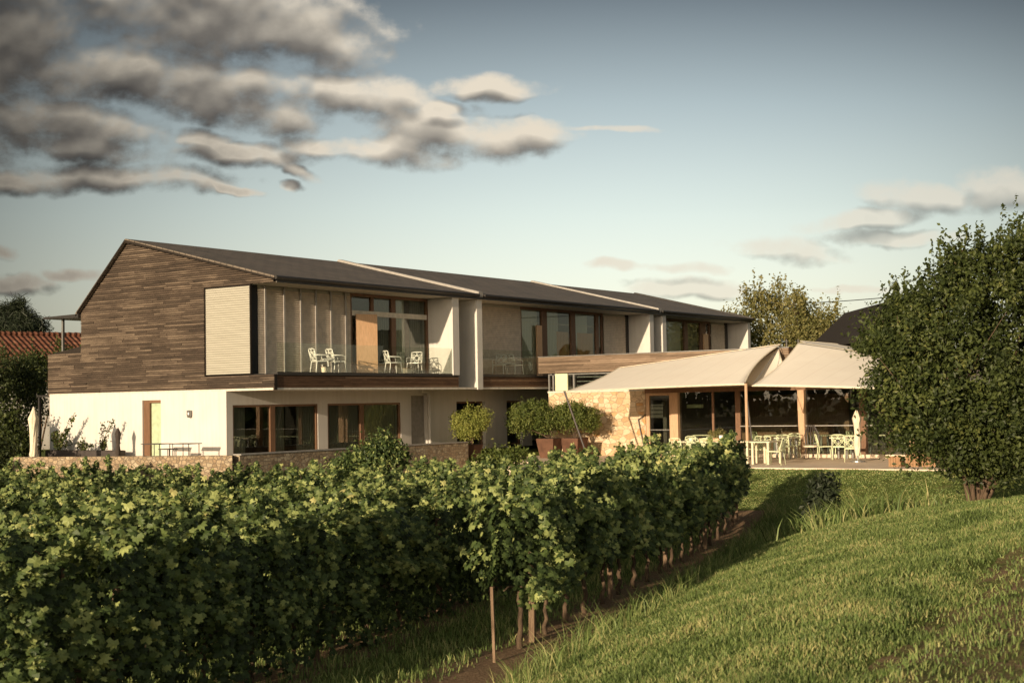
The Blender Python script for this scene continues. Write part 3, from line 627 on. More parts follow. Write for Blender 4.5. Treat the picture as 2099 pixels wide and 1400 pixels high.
obj('corner_reveal', MB().box(.125,.42,1.10,1.60,DECK+.002,EAVE-.11), M['void'], hotel)
Z0, Z1 = DECK+.01, EAVE-.11
U = lambda px: gx(px, GY, 700)
def blind_run(x0, x1, posts, m='blind2', name='louvre_blind', y=GY-.03):
    b = obj(name, slats_y(y, x0, x1, Z0+.02, Z1-.04), M[m], hotel)
    obj('blind_backing', MB().box(x0, x1, y+.003, y+.02, Z0, Z1), M['blind'], b)
    for p_ in posts: obj('post', MB().box(p_-.035, p_+.035, y-.07, y-.032, Z0, Z1), M['strip'], b)
blind_run(.44, U(717), [U(q) for q in (541,580,614,645,676,706)])
def upanel(x0, x1, divs, curt, trans=None): return window(hotel, x0, x1, GY, Z0, Z1, divs, curt, trans=trans, cm='curtain', fw_=.10, name='balcony_glazing')
upanel(U(718), 9.53, [(U(762),U(767)), (U(803),U(812))], [(U(770),U(802),'dcurtain'), (U(812),U(836)), (U(846),U(868),'dcurtain')], (4.95, 5.13, 'soffit'))
# oiled wood panel, swung out of the glass plane to catch the sun, furniture-high cabinets
obj('wood_panel', MB().hexa([(5.32,1.10,Z0+.02),(6.12,.80,Z0+.02),(6.13,.84,Z0+.02),(5.33,1.14,Z0+.02),(5.32,1.10,5.0),(6.12,.80,5.0),(6.13,.84,5.0),(5.33,1.14,5.0)]), M['tan'], hotel)
blind_run(11.44, U(1066), [])
upanel(U(1067), U(1236), [(U(1111),U(1122)), (U(1171),U(1180)), (U(1222),U(1228))], [(U(1070),U(1106),'curtain'), (U(1124),U(1150),'curtain'), (U(1182),U(1210),'curtain')])
obj('wood_panel', MB().box(U(1098), U(1108), GY-.09, GY-.02, Z0, 5.0), M['tan'], hotel)
for a, b in ((1146,1170),(1188,1221)): obj('curtain', curtain(U(a), U(b), GY+.14, Z0+.05, 4.80), M['ocurtain'], hotel, True)
blind_run(U(1237), 24.4, [])
obj('dark_post', MB().box(24.4, 24.7, GY-.05, GY+.1, Z0, Z1), M['metal'], hotel)
upanel(26.35, U(1456), [(U(1403),U(1410)), (U(1436),U(1447))], [(U(1376),U(1400),'curtain'), (U(1412),U(1434),'dcurtain')])
obj('wood_panel', MB().box(U(1440), U(1449), GY-.09, GY-.02, Z0, 5.1), M['tan'], hotel)
blind_run(U(1457), U(1484), []); obj('dark_post', MB().box(U(1484.5), U(1490), GY-.05, GY+.1, Z0, Z1), M['metal'], hotel)
obj('room_partition', MB().box(.3, XL-.4, 5.2, 5.3, DECK, 5.1).box(5.3, 5.4, 1.6, 5.2, DECK, 5.1).box(9.7, 9.8, 1.62, 5.2, DECK, 5.1).box(18.2, 18.3, 1.6, 5.2, DECK, 5.1).box(24.8,24.9,1.62,5.2,DECK,5.1).box(29.8,29.9,1.62,5.2,DECK,5.1), M['room'], hotel)
# glass guards with a slim rail
for a, b in ((.20, 9.50), (11.45, 15.2)):
    gd = obj('glass_guard', MB().box(a, b, .03, .045, DECK-.02, DECK+1.0), M['guard'], hotel)
    obj('guard_clamp', MB().box(a, b, .015, .06, DECK-.0, DECK+.05), M['metal'], gd)
# rear balcony canopy
rc = obj('rear_canopy', MB().hexa([(-.1,9.45,5.06),(XL-3,9.45,5.06),(XL-3,11.4,5.10),(-.1,11.4,5.10),(-.1,9.45,5.20),(XL-3,9.45,5.20),(XL-3,11.4,5.17),(-.1,11.4,5.17)]), M['metal'], hotel)
for xx in (.25, 8.25): obj('canopy_post', MB().box(xx, xx+.08, 10.75, 10.83, 3.0, 5.07), M['greymetal'], hotel)
# pergola frame on the left of the wall
fr = thing('pergola_frame', 'slim dark metal pergola frame against the left end of the cream wall', 'pergola', (.2, 11.3, 0))
ob = obj('post', MB().box(.15,.23,11.98,12.06,-.1,2.27), M['metal'], fr); obj('post', MB().box(3.15,3.23,11.98,12.06,-.1,2.27), M['metal'], fr); obj('beam', MB().box(.1,3.3,11.96,12.08,2.272,2.35).box(.12,.2,11.32,11.958,2.272,2.34), M['metal'], fr)
# ------------------------------------------------------------------ restaurant wing
WX = 15.4; FZ = -.4
rest = thing('restaurant_wing', 'flat roofed restaurant wing with sandstone wall and glazed front under the sails', 'restaurant', (WX, -5, FZ))
obj('stone_wall', MB().box(WX, WX+.4, gy(1322,WX), -.42, FZ-.2, 2.12), M['stone'], rest)
obj('wall_coping', MB().box(WX-.03, WX+.42, gy(1322,WX)-.01, -.40, 2.122, 2.19), M['soffit'], rest)
obj('stone_return', MB().box(WX+.41, 22, -.82, -.42, FZ-.2, 2.12), M['stone'], rest)
bd = boards([[(-10.9,2.92),(.05,2.92),(.05,3.58),(-10.9,3.58)]], 2.92, 3.58, .082, putx(WX+.02, .02), jit=.008, seg=(1.5,4.))
obj('parapet_cladding', bd, M['band'], rest)
obj('parapet_wall', MB().box(WX+.022, WX+.3, -10.9, .0, 2.90, 3.57), M['backing'], rest)
obj('parapet_cap', MB().box(WX-.04, WX+.32, -10.94, .05, 3.582, 3.61), M['greymetal'], rest)
obj('parapet_end', boards([[(WX,2.92),(23,2.92),(23,3.58),(WX,3.58)]], 2.92, 3.58, .082, puty(-10.902, .02), jit=.008), M['cladx'], rest)
obj('wing_roof', MB().box(WX+.3, 23, -10.9, -.9, 2.85, 3.2), M['backing'], rest)
cl = obj('clerestory_frame', MB().box(WX+.1,WX+.2,-.42,-.36,2.2,2.9).box(WX+.1,WX+.2,gy(1133,WX),gy(1130,WX),2.2,2.9).box(WX+.1,WX+.2,-10.8,-.42,2.84,2.9).box(WX+.1,WX+.2,gy(1175,WX),gy(1172,WX),2.2,2.84), M['greymetal'], rest)
obj('pane', MB().box(WX+.14,WX+.146,-4.6,-.42,2.2,2.84), M['glass'], cl)
obj('ceiling_box', MB().box(WX+.02,WX+.09,gy(1163,WX),gy(1138,WX),2.2,2.89), M['chairg'], cl)
for zz in (2.38, 2.55, 2.72): obj('louvre', MB().box(WX+.18,WX+.24,-4.6,gy(1178,WX),zz,zz+.03), M['greymetal'], cl)
obj('restaurant_roof', MB().box(WX+.02, 24, -16.5, -10.95, 2.20, 2.36).box(WX+.02,WX+.2,-10.9,-4.7,2.15,2.84), M['soffit'], rest)
obj('restaurant_floor', MB().box(WX+.02, 24, -16.5, -.8, FZ-.1, FZ+.03), M['pave'], rest)
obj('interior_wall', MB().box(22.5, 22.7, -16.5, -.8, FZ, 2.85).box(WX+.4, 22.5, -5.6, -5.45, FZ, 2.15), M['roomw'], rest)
obj('fascia_beam', MB().box(WX-.06, WX+.14, -16.5, gy(1322,WX)-.02, 2.03, 2.198), M['wood'], rest)
obj('plinth', MB().box(WX-.35, WX+.1, -16.4, gy(1560,WX), FZ-.05, FZ+.12), M['pave'], rest)
def wpost(px0, px1, m='post', z0=FZ, x=WX-.12, d=.2): return obj('post', MB().box(x, x+d, gy(px1,x), gy(px0,x), z0, 2.03), M[m], rest)
wpost(1374, 1388); wpost(1634, 1647); wpost(1760, 1772, 'wood'); wpost(1506, 1516, 'wood', x=WX, d=.12); wpost(1860,1872)
dz = obj('door', MB().box(WX,WX+.1,gy(1330,WX),gy(1323,WX),FZ,2.03).box(WX,WX+.1,gy(1376,WX),gy(1371,WX),FZ,2.03).box(WX+.002,WX+.1,gy(1371,WX),gy(1330,WX),1.93,2.03).box(WX+.002,WX+.1,gy(1371,WX),gy(1330,WX),FZ,FZ+.1), M['post'], rest)
obj('pane', MB().box(WX+.04,WX+.046,gy(1371,WX),gy(1330,WX),FZ+.1,1.93), M['glass'], dz); obj('handle', MB().box(WX-.03,WX-.005,gy(1371,WX),gy(1332,WX),.60,.625), M['greymetal'], dz)
for a, b in ((1388,1506),(1516,1634),(1647,1760),(1772,1860)):
    obj('glazing', MB().box(WX+.04, WX+.046, gy(b,WX), gy(a,WX), FZ+.03, 2.03), M['glass'], rest)
for a in (1460,): obj('glazing_bar', MB().box(WX+.0, WX+.09, gy(a+2,WX), gy(a-2,WX), FZ+.03, 2.03), M['wood'], rest)
obj('guard_rail', MB().box(WX-.02,WX+.0,gy(1900,WX),gy(1647,WX),.72,.75).box(WX-.02,WX+.0,gy(1634,WX),gy(1516,WX),.72,.75), M['strip'], rest)
dp = [survey(0, WX-.08, a, b) for a, b in ((1323,850),(1308,860),(1313,885),(1326,940))]
obj('downpipe', MB().tube([tuple(q) for q in dp], .022, 7), M['metal'], rest)
# light strip seen inside
obj('ceiling_lamp', MB().box(17.5,17.7,gy(1436,17.5),gy(1358,17.5),1.42,1.56), M['chairg'], rest)
# interior counter and shelves
obj('counter', MB().box(20,20.6,-10.5,-6.5,FZ,.75).box(22.2,22.45,-10.5,-6,FZ,1.9), M['wood'], rest)
# terraces
terr = struct('terrace', MB().box(7.95, WX+.0, -26., -3.7, -1.9, FZ).box(10.0, WX-.0, -3.695, 2.1, -1.9, FZ-.001), M['pave'])
struct('terrace_kerb', MB().box(7.90, 7.945, -11.8, -3.7, -1.8, FZ+.005), M['white'])
struct('garden_terrace', MB().box(-1.90, 9.8, -.08, 2.1, -1.9, -.08).box(-1.9, -.02, 2.1, 10.5, -1.9, -.081), M['pave'])
lw = thing('parapet_wall', 'low rubble stone parapet wall round the garden terrace', 'wall', (-2.25, -.4, -1.9))
a = survey(2, .3, 30, 937)
obj('side_face', MB().hexa([(-2.25,-.40,-1.95),(-1.93,-.12,-1.95),(-4.25,7.2,-1.95),(-4.57,7.1,-1.95),(-2.25,-.40,.3),(-1.93,-.12,.3),(-4.25,7.2,.3),(-4.57,7.1,.3)]), M['rubble'], lw)
obj('front_face', MB().box(-1.94, 9.85, -.41, -.10, -1.95, .299), M['rubble'], lw)
obj('coping', MB().box(-1.9, 9.86, -.43, -.09, .301, .34), M['strip'], lw)
struct('garden_bed', MB().hexa([(-4.3,7.1,-1.5),(-1.9,-.1,-1.5),(-1.9,7.5,-1.5),(-4.3,7.4,-1.5),(-4.3,7.1,-.09),(-1.9,-.1,-.09),(-1.9,7.5,-.09),(-4.3,7.4,-.09)]), M['pave'])
# ------------------------------------------------------------------ shade sails
def sail(name, label, c, sag, grp, nu=28):
    L_, P_, H_, R_ = [np.array(q, float) for q in c]; V = []; cen = (L_+P_+H_+R_)/4
    for i in range(nu+1):
        for j in range(nu+1):
            u = i/nu; v = j/nu; p = (1-u)*(1-v)*L_+u*(1-v)*P_+u*v*H_+(1-u)*v*R_
            e = sag*(4*u*(1-u)*(1-2*min(v, 1-v))**2+4*v*(1-v)*(1-2*min(u, 1-u))**2)
            V.append(p+(cen-p)*e*np.array([1,1,.35]))
    F = [(i*(nu+1)+j, (i+1)*(nu+1)+j, (i+1)*(nu+1)+j+1, i*(nu+1)+j+1) for i in range(nu) for j in range(nu)]
    root = thing(name, label, 'shade sail', tuple(cen), 0, grp); me = new_mesh('membrane', V, F, M['sail'], True)
    o = obj('membrane', me, None, root); md = o.modifiers.new('thickness', 'SOLIDIFY'); md.thickness = .012
    eg = [0, nu*(nu+1), nu*(nu+1)+nu, nu]; ring = [V[i*(nu+1)] for i in range(nu+1)]+[V[nu*(nu+1)+j] for j in range(1, nu+1)]+[V[i*(nu+1)+nu] for i in range(nu-1, -1, -1)]+[V[j] for j in range(nu-1, -1, -1)]
    obj('edge_hem', MB().tube(ring, .022, 5), M['parasol'], root); return root
SL = survey(0, 10.0, 1158, 803); SR = survey(0, WX-.1, 1268, 754); SH = survey(0, WX+.15, 1600, 706); SP = survey(0, 10.0, 1526, 788)
sail('shade_sail', 'large beige shade sail stretched left of the twin masts, over the long table', (SL, SP, SH, SR), .075, 'shade sails over the restaurant terrace')
TP = survey(0, 10.0, 1542, 791); TH = survey(0, WX+.15, 1637, 703); TQ = survey(0, 8.6, 1905, 800); TR = survey(0, WX, 1880, 738)
sail('shade_sail', 'beige shade sail right of the twin masts, half hidden by the big tree', (TQ, TP, TH, TR), .075, 'shade sails over the restaurant terrace')
sail('shade_sail', 'beige shade sail behind, showing beyond the twin masts above the others', (survey(0,20.,1790,722), survey(0,WX+.2,1648,708), survey(0,23.,1640,699), survey(0,23.,1790,712)), .05, 'shade sails over the restaurant terrace')
sail('shade_sail', 'dark shaded underside of a sail in the gap below the twin masts', (survey(0,12.,1545,792), survey(0,WX-.1,1500,770), survey(0,WX-.05,1596,716), survey(0,14.,1608,752)), .04, 'shade sails over the restaurant terrace')
pb = survey(2, FZ, 1208, 947); solo('sail_strut', MB().tube([tuple(pb), tuple(SL+np.array([-.05,0,.03]))], .035, 8), M['dark'], 'leaning grey strut holding the low left corner of the sail', 'strut')
q = survey(0, 10.05, 1529, 790)
solo('sail_post', MB().tube([(q[0],q[1],FZ), (q[0],q[1],2.25)], .05, 10), M['post'], 'slim pale post under the sails at the end of the long table', 'post')
solo('sail_strut', MB().tube([(q[0]+.05,q[1]-.22,FZ), (q[0]+.0,q[1]+.03,2.3)], .03, 8), M['dark'], 'grey strut leaning against the slim pale sail post', 'strut')
for px, lab in ((1612,'left'), (1636,'right')):
    t_ = survey(0, WX+.4, px, 700); b_ = survey(0, WX+.4, px+1, 745)
    solo('sail_mast', MB().tube([(b_[0],b_[1],2.37 if px > 1615 else 3.2), tuple(t_+np.array([0,0,.08]))], .04, 8), M['metal'], lab+'hand of the twin dark masts at the peak of the sails', 'mast', 'twin sail masts')
a_ = survey(0, WX+.4, 1450, 690)
solo('tension_cable', MB().tube([tuple(TP), tuple(SH+np.array([.1,0,0]))], .012, 5), M['strip'], 'thin cable running up the gap between the two sails', 'cable')
# ------------------------------------------------------------------ furniture
def chair_parts(root, m, arms=True):
    mb = MB()
    sh_ = [(-.20,-.21,.44),(.22,-.23,.45),(.22,.23,.45),(-.20,.21,.44)]
    mb.hexa([(p[0],p[1],p[2]-.015) for p in sh_]+[(p[0],p[1],p[2]+.012) for p in sh_]); obj('seat', mb, m, root, local=True)
    b = MB(); Z_ = lambda h: (-.20-.10*h, .45+.40*h)
    def pt(y, h): x, z = Z_(h); return (x-.03*(1-(y/.22)**2), y, z)
    for y in (-.21, .21): b.tube([pt(y, 0), pt(y, .5), pt(y*.95, 1)], .016, 6)
    b.tube([pt(-.20, 1), pt(-.1, 1.04), pt(.1, 1.04), pt(.20, 1)], .017, 6); b.tube([pt(-.20, .06), pt(0, .05), pt(.20, .06)], .013, 6)
    for (a, c) in (((-.2,.15),(.05,1.0)), ((.2,.15),(-.05,1.0)), ((-.2,.55),(-.02,.06)), ((.2,.55),(.02,.06)), ((-.2,.5),(.2,.85)), ((.2,.5),(-.2,.85)), ((-.1,.06),(.2,.62)), ((.1,.06),(-.2,.62)), ((-.2,.8),(-.06,.45)), ((.2,.8),(.06,.45))):
        b.tube([pt(*a), pt(*c)], .0115, 5)
    obj('backrest', b, m, root, True, local=True)
    for x, y in ((.21,.21),(.21,-.21),(-.19,.20),(-.19,-.20)): obj('leg', MB().tube([(x,y,.44),(x+(.04 if x > 0 else -.06),y*1.1,0)], [.018,.012], 6), m, root, True, local=True)
    if arms:
        for y in (-.23,.23): obj('armrest', MB().tube([(-.24,y,.66),(.1,y,.65),(.2,y,.62),(.22,y,.46)], .014, 6), m, root, True, local=True)
pc = survey(1, .62, 655, 765)
wch = thing('armchair', 'white lattice armchair on the first balcony, leftmost of the four', 'chair', (pc[0], .62, DECK), math.radians(-20), 'white lattice chairs on the balconies'); chair_parts(wch, M['chairw'])
for px, y, rz, lab in ((690,.62,-15,'white lattice armchair on the first balcony, second from the left'), (806,.55,-25,'white lattice armchair on the first balcony left of the square planter'), (850,.70,200,'white lattice armchair on the first balcony right of the square planter, facing left'),
        (1024,.7,200,'white lattice armchair on the second balcony, the left of the pair'), (1056,.55,-10,'white lattice armchair on the second balcony, the right of the pair')):
    dup(wch, (gx(px, y, 765), y, DECK), math.radians(rz), lab, 'white lattice chairs on the balconies')
tb = thing('side_table', 'small round table between the white chairs left on the first balcony', 'table', (gx(672,.75,765), .75, DECK), 0, 'small balcony tables')
obj('tabletop', MB().lathe((0,0,0), [(0,.50),(.26,.50),(.26,.53),(0,.53)], 20), M['chairw'], tb, local=True); obj('leg', MB().tube([(0,0,0),(0,0,.5)], .02, 8), M['greymetal'], tb, local=True); obj('base', MB().lathe((0,0,0), [(0,0),(.17,0),(.16,.02),(0,.03)], 16), M['greymetal'], tb, local=True)
dup(tb, (gx(1042,.8,765), .8, DECK), 0, 'small round table between the two chairs on the second balcony')
for px, lab in ((668,'small cream lantern beside the left chairs on the first balcony'), (834,'small cream planter box between the right chairs on the first balcony')):
    x = gx(px, .3, 765); o = thing('lantern' if px < 700 else 'planter_box', lab, 'lantern' if px < 700 else 'planter', (x, .3, DECK))
    obj('body', MB().hexa([(-.09,-.09,0),(.09,-.09,0),(.09,.09,0),(-.09,.09,0),(-.11,-.11,.24),(.11,-.11,.24),(.11,.11,.24),(-.11,.11,.24)]), M['parasol'], o, local=True)
    obj('rim', MB().box(-.12,.12,-.12,.12,.24,.26), M['wood'], o, local=True)
# terrace: long table, chairs in front with their backs to us
def table(label, x0, x1, y0, y1, z, m, grp='terrace tables', lm=None):
    t = thing('table', label, 'table', ((x0+x1)/2, (y0+y1)/2, z), 0, grp); obj('tabletop', MB().box(x0,x1,y0,y1,z+.71,z+.75), m, t)
    for a in (x0+.08, x1-.08):
        for b in (y0+.08, y1-.08): obj('leg', MB().box(a-.035,a+.035,b-.035,b+.035,z,z+.708), lm or m, t)
    return t
TX = 9.9
y0, y1 = gy(1534,TX,900), gy(1376,TX,900)
table('long pale terrace table behind the row of green chairs', TX, TX+.85, y0, y1, FZ, M['tablep'])
gch = thing('chair', 'pale green lattice chair, first from the left in the row at the long table', 'chair', (TX-.25, gy(1392,TX-.25,920), FZ), 0, 'pale green chairs on the terrace'); chair_parts(gch, M['chairg'], False)
for px, lab in ((1426,'second'), (1457,'third'), (1502,'fourth')): dup(gch, (TX-.25+rng.uniform(-.06,.06), gy(px,TX-.25,920), FZ), rng.uniform(-.12,.12), 'pale green lattice chair, %s from the left in the row at the long table' % lab, 'pale green chairs on the terrace')
for px, dx, rz, lab in ((1358,.4,-75,'pale green chair at the left head of the long table'), (1408,1.25,180,'pale green chair, left one beyond the long table'), (1450,1.25,175,'pale green chair, middle one beyond the long table'), (1490,1.25,184,'pale green chair, right one beyond the long table')):
    dup(gch, (TX+dx, gy(px,TX+dx,915), FZ), math.radians(rz), lab, 'pale green chairs on the terrace')
table('short pale table right of the sail post', TX-.2, TX+.9, gy(1582,TX,900), gy(1541,TX,900), FZ, M['tablep'])
dup(gch, (9.5, gy(1590,9.5,930), FZ), math.radians(95), 'pale green chair in side view right of the short table', 'pale green chairs on the terrace')
dup(gch, (10.9, gy(1562,10.9,900), FZ), math.radians(185), 'pale green chair behind the short table', 'pale green chairs on the terrace')
# table dressing: flower trough, bowls
for (a, b, x, lab) in ((1586,1622,14.1,'small dark legged table before the glazing, left of the timber post'), (1700,1738,14.2,'small dark legged table before the glazing, right of the wicker chair')):
    table(lab, x, x+.7, gy(b,x,900), gy(a,x,900), FZ, M['tablep'], 'small tables before the glazing', M['greymetal'])
for px, x, rz, lab in ((1610,13.7,5,'green chair with its back to us at the small table left of the timber post'), (1625,14.6,190,'pale green chair facing us beyond the small table left of the timber post'), (1690,13.9,-60,'pale green chair just right of the wicker chair'),
        (1722,13.7,8,'green chair with its back to us at the small table by the wicker chair'), (1748,14.3,100,'pale green chair beside the half hidden pale parasol'), (1548,11.3,170,'pale green chair behind the left end of the short table'), (1745,12.2,20,'pale green chair out on the open paving near the big tree')):
    dup(gch, (x, gy(px,x,915), FZ), math.radians(rz), lab, 'pale green chairs on the terrace')
ft = thing('flower_trough', 'wooden trough of dried flowers standing on the long table', 'planter', (TX+.4, gy(1460,TX+.4,890), FZ+.75)); yc = gy(1460,TX+.4,890)
obj('trough', MB().box(TX+.3,TX+.5,yc-.45,yc+.45,FZ+.75,FZ+.84), M['tan'], ft); obj('foliage', crown([(TX+.4,yc-.15,FZ+.98,.14,.32,.13)], 60, 10, .05, .05, M['yellow'], 'flowers'), None, ft)
for px, lab in ((1416,'small white bowl near the left end of the long table'), (1478,'white jug in the middle of the long table'), (1500,'white cup on the right part of the long table')):
    y = gy(px,TX+.2,895); solo('bowl' if px < 1450 else 'jug' if px < 1490 else 'cup', MB().lathe((TX+.2,y,FZ+.752), [(0,0),(.05,.0),(.075,.08 if px != 1478 else .17),(.06,.09 if px != 1478 else .2),(.05,.05),(0,.03)], 14), M['chairw'], lab, 'tableware', smooth=True)
# inside the winter garden
for i, (px, dx) in enumerate(((1600,.7),(1712,.6),(1800,.8),(1440,1.3))):
    x = WX+dx; yc = gy(px, x, 900)
    table('dark legged dining table inside the glazing, %s' % ('left of the round chair','right of the round chair','farthest to the right','behind the long terrace table')[i], x, x+.8, yc-.65, yc+.65, FZ+.03, M['tablep'], 'dining tables inside', M['greymetal'])
    for s_, nm in ((-1,'right'), (1,'left')):
        dup(gch, (x+.4, yc+s_*.95, FZ+.03), math.radians(-90*s_)+rng.uniform(-.3,.3), 'pale green chair inside at the %s side of the table %s' % (nm, ('left of the round chair','right of the round chair','farthest right','behind the terrace table')[i]), 'pale green chairs inside the glazing')
rc_ = thing('hanging_chair', 'tall rounded wicker chair beside the pale timber post', 'chair', (14.4, gy(1662,14.4,900), FZ))
mbh = MB(); cx_, cy_ = 14.4, gy(1662,14.4,900)
for i in range(7): ph = -1.2+.4*i; mbh.tube([(cx_+.30*math.sin(ph)*0+.22*math.cos(ph)+.0, cy_+.24*math.sin(ph), FZ+.42), (cx_+.30*math.cos(ph), cy_+.30*math.sin(ph), FZ+.8), (cx_+.12*math.cos(ph), cy_+.12*math.sin(ph), FZ+1.18)], .02, 5)
obj('shell', mbh, M['dark'], rc_); obj('seat', MB().lathe((cx_,cy_,FZ+.4), [(0,0),(.26,0),(.28,.06),(0,.08)], 16), M['parasol'], rc_)
for i in range(4): th = .78+i*1.57; obj('leg', MB().tube([(cx_+.18*math.cos(th),cy_+.18*math.sin(th),FZ+.4),(cx_+.26*math.cos(th),cy_+.26*math.sin(th),FZ)], .016, 5), M['dark'], rc_)
# closed parasols
def parasol(label, x, y, z, h, m, r=.16, flare=False):
    t = thing('closed_parasol', label, 'parasol', (x, y, z), 0, 'closed parasols'); obj('pole', MB().tube([(0,0,0),(0,0,h)], .02, 8), M['greymetal'], t, local=True)
    mb = MB(); n = 24; prof_ = [(.5,h*.12),(.85,h*.30),(.62,h*.52),(.75,h*.70),(1.0,h*.82),(.35,h*.95),(.03,h)] if not flare else [(1.15,h*.03),(.95,h*.12),(.62,h*.28),(.62,h*.5),(.68,h*.66),(.95,h*.80),(.35,h*.93),(.03,h)]
    for rr, zz in prof_:
        for k in range(n): a = 2*math.pi*k/n; q = r*rr*(1+.18*(1 if k % 3 == 0 else -.5)); mb.v.append((q*math.cos(a+zz*.8), q*math.sin(a+zz*.8), zz))
    for i in range(len(prof_)-1):
        for k in range(n): o = i*n; mb.f.append((o+k, o+(k+1) % n, o+n+(k+1) % n, o+n+k))
    obj('canopy', mb, m, t, True, local=True); obj('base', MB().lathe((0,0,0), [(0,0),(.25,0),(.25,.05),(.05,.07),(0,.07)], 16), M['greymetal'], t, local=True); return t
q = survey(0, -3.6, 69, 935); parasol('closed cream parasol tied up at the left end of the parapet wall', -3.6, q[1], -.09, 2.0, M['parasol'], .17, True)
q = survey(0, -.75, 242, 930); parasol('small closed dark brown parasol against the cream wall', -.75, q[1], -.08, 1.25, M['dparasol'], .09)
q = survey(0, 12., 1758, 930); parasol('closed pale parasol half hidden by the big tree', 12., q[1], FZ, 1.75, M['parasol'], .13)
# planter trough with plants along the cream wall
ya, yb = gy(248,-.6,930), gy(100,-.6,930)
pl = thing('planter_trough', 'long low dark planter trough along the cream wall', 'planter', (-.6, (ya+yb)/2, -.08)); obj('trough', MB().box(-.75,-.4,ya,yb,-.08,.36), M['dark'], pl); obj('soil', MB().box(-.72,-.43,ya+.03,yb-.03,.355,.37), M['backing'], pl)
def sprig(label, px, D_x, lo, n, size, m, lean, name='potted_plant'):
    y = gy(px, D_x, 925); root = thing(name, label, 'plant', (D_x, y, .37)); mb = MB(); P = []
    for (dy, h) in lo:
        pts = [(D_x, y, .37), (D_x-.05, y+dy*.4, .37+h*.5), (D_x-.05, y+dy, .37+h)]; mb.tube(pts, [.012,.009,.004], 5)
        tt = rng.random(n)**.8; P.append(np.stack([D_x+rng.normal(0,.05,n), y+dy*tt+rng.normal(0,.05,n), .37+h*tt+rng.normal(0,.04,n)], -1))
    obj('stem', mb, M['bark'], root); P = np.concatenate(P); obj('foliage', leaves(P, rng.normal(size=P.shape), size*(.7+.6*rng.random(len(P))), rng.random(len(P)), m, 'foliage', 'leaf'), None, root)
sprig('straggly climbing plant reaching right across the cream wall', 118, -.6, [(-1.0,1.3),(-.55,.75),(-.3,.55),(.1,.7),(.3,.6),(-.7,.3),(0,.4)], 60, .12, M['bigleaf'], 1)
sprig('upright plant with two thin spires in the trough', 212, -.6, [(.05,.95),(-.45,1.05),(-.1,.4),(.12,.3),(0,.3)], 60, .09, M['bigleaf'], 1)
sprig('low leafy plant in the middle of the trough', 170, -.6, [(.3,.22),(-.25,.25),(0,.3),(-.5,.2)], 60, .09, M['bigleaf'], 1)
# thin dark cafe tables before the cream wall
def cafe(label, px0, px1, x, ztop):
    y0_, y1_ = gy(px1,x,912), gy(px0,x,912); t = thing('table', label, 'table', (x, (y0_+y1_)/2, -.08), 0, 'thin dark tables on the garden terrace')
    obj('tabletop', MB().box(x-.3,x+.3,y0_,y1_,ztop-.025,ztop), M['dark'], t)
    for a in (x-.22, x+.22):
        for b in (y0_+.06, y1_-.06): obj('leg', MB().tube([(a,b,ztop-.02),(a,b,-.08)], .014, 5), M['dark'], t)
cafe('thin dark metal table in front of the narrow window', 303, 340, -1.2, .63); cafe('thin dark metal table near the corner of the cream wall', 362, 400, -1.2, .64)
bn = thing('bench', 'low slatted dark seat between the two thin tables', 'seat', (-1.3, gy(345,-1.3,920), -.08)); yq = gy(345,-1.3,920); obj('seat', MB().box(-1.5,-1.1,yq-.25,yq+.25,.44,.47), M['dark'], bn)
for a in (-1.45,-1.15):
    for b in (-.2,.2): obj('leg', MB().tube([(a,yq+b,.44),(a,yq+b,-.08)], .012, 5), M['dark'], bn)
# big terracotta pots with small trees
def potted(label, px, py, x, lobes, m, pr=.36, ph=.62, ncl=300, size=.075, group='potted trees by the stone wall', z=FZ, stem=.045):
    y = gy(px, x, py); root = thing('potted_tree', label, 'potted tree', (x, y, z), 0, group)
    obj('pot', MB().hexa([(x-pr*.72,y-pr*.72,z),(x+pr*.72,y-pr*.72,z),(x+pr*.72,y+pr*.72,z),(x-pr*.72,y+pr*.72,z),(x-pr,y-pr,z+ph),(x+pr,y-pr,z+ph),(x+pr,y+pr,z+ph),(x-pr,y+pr,z+ph)]), M['pot'], root)
    obj('soil', MB().box(x-pr+.04,x+pr-.04,y-pr+.04,y+pr-.04,z+ph+.001,z+ph+.012), M['backing'], root)
    D = float((np.array([x,y,0])-CAM)@fw); L = [lob(a, b, D, c, d) for a, b, c, d in lobes]
    obj('trunk', limbs((x,y,z+ph), [(l[0],l[1],l[2]) for l in L], stem, random.Random(px)), M['bark'], root, True)
    obj('crown', crown(L, ncl, 26, .085, size, m, 'crown', 'leaf', 1), None, root)
potted('round crowned tree in a terracotta pot, left of the pair by the stone wall', 1128, 925, 13.2, [(1083,850,42,26),(1116,862,38,26),(1064,872,24,18),(1100,838,28,14)], M['potleaf'], .40, .75, 420)
potted('spreading dark tree in a terracotta pot, right of the pair by the stone wall', 1178, 925, 13.8, [(1184,850,40,22),(1152,858,32,24),(1207,862,26,18),(1168,838,28,14)], M['potleaf'], .40, .75, 420)
potted('bright yellow green citrus bush in a dark pot at the end of the parapet wall', 968, 915, 10.6, [(965,866,36,26),(958,882,28,18),(987,858,20,22),(940,866,20,18)], M['limeleaf'], .30, .5, 260, .075, 'potted trees by the stone wall', -.3)
def lobeshrub(label, lo, D, m, ncl, size=.10, base_z=-1.7, clr=.13):
    L = [lob(a, b, D, c, d) for a, b, c, d in lo]; tree('shrub', label, 'shrub', (L[0][0], L[0][1], base_z), L, ncl, 12, clr, size, M[m], .04, spikes=2, extra=5)
lobeshrub('leafy bush between the parapet end and the terracotta pots', [(1030,938,30,14),(1058,935,20,13),(1000,950,34,15)], 47, 'potleaf', 280)
lobeshrub('tall bright bush standing up before the long parapet wall', [(785,922,30,24),(760,940,42,22),(812,935,20,20),(720,952,44,14)], 42, 'vine', 520, .11)
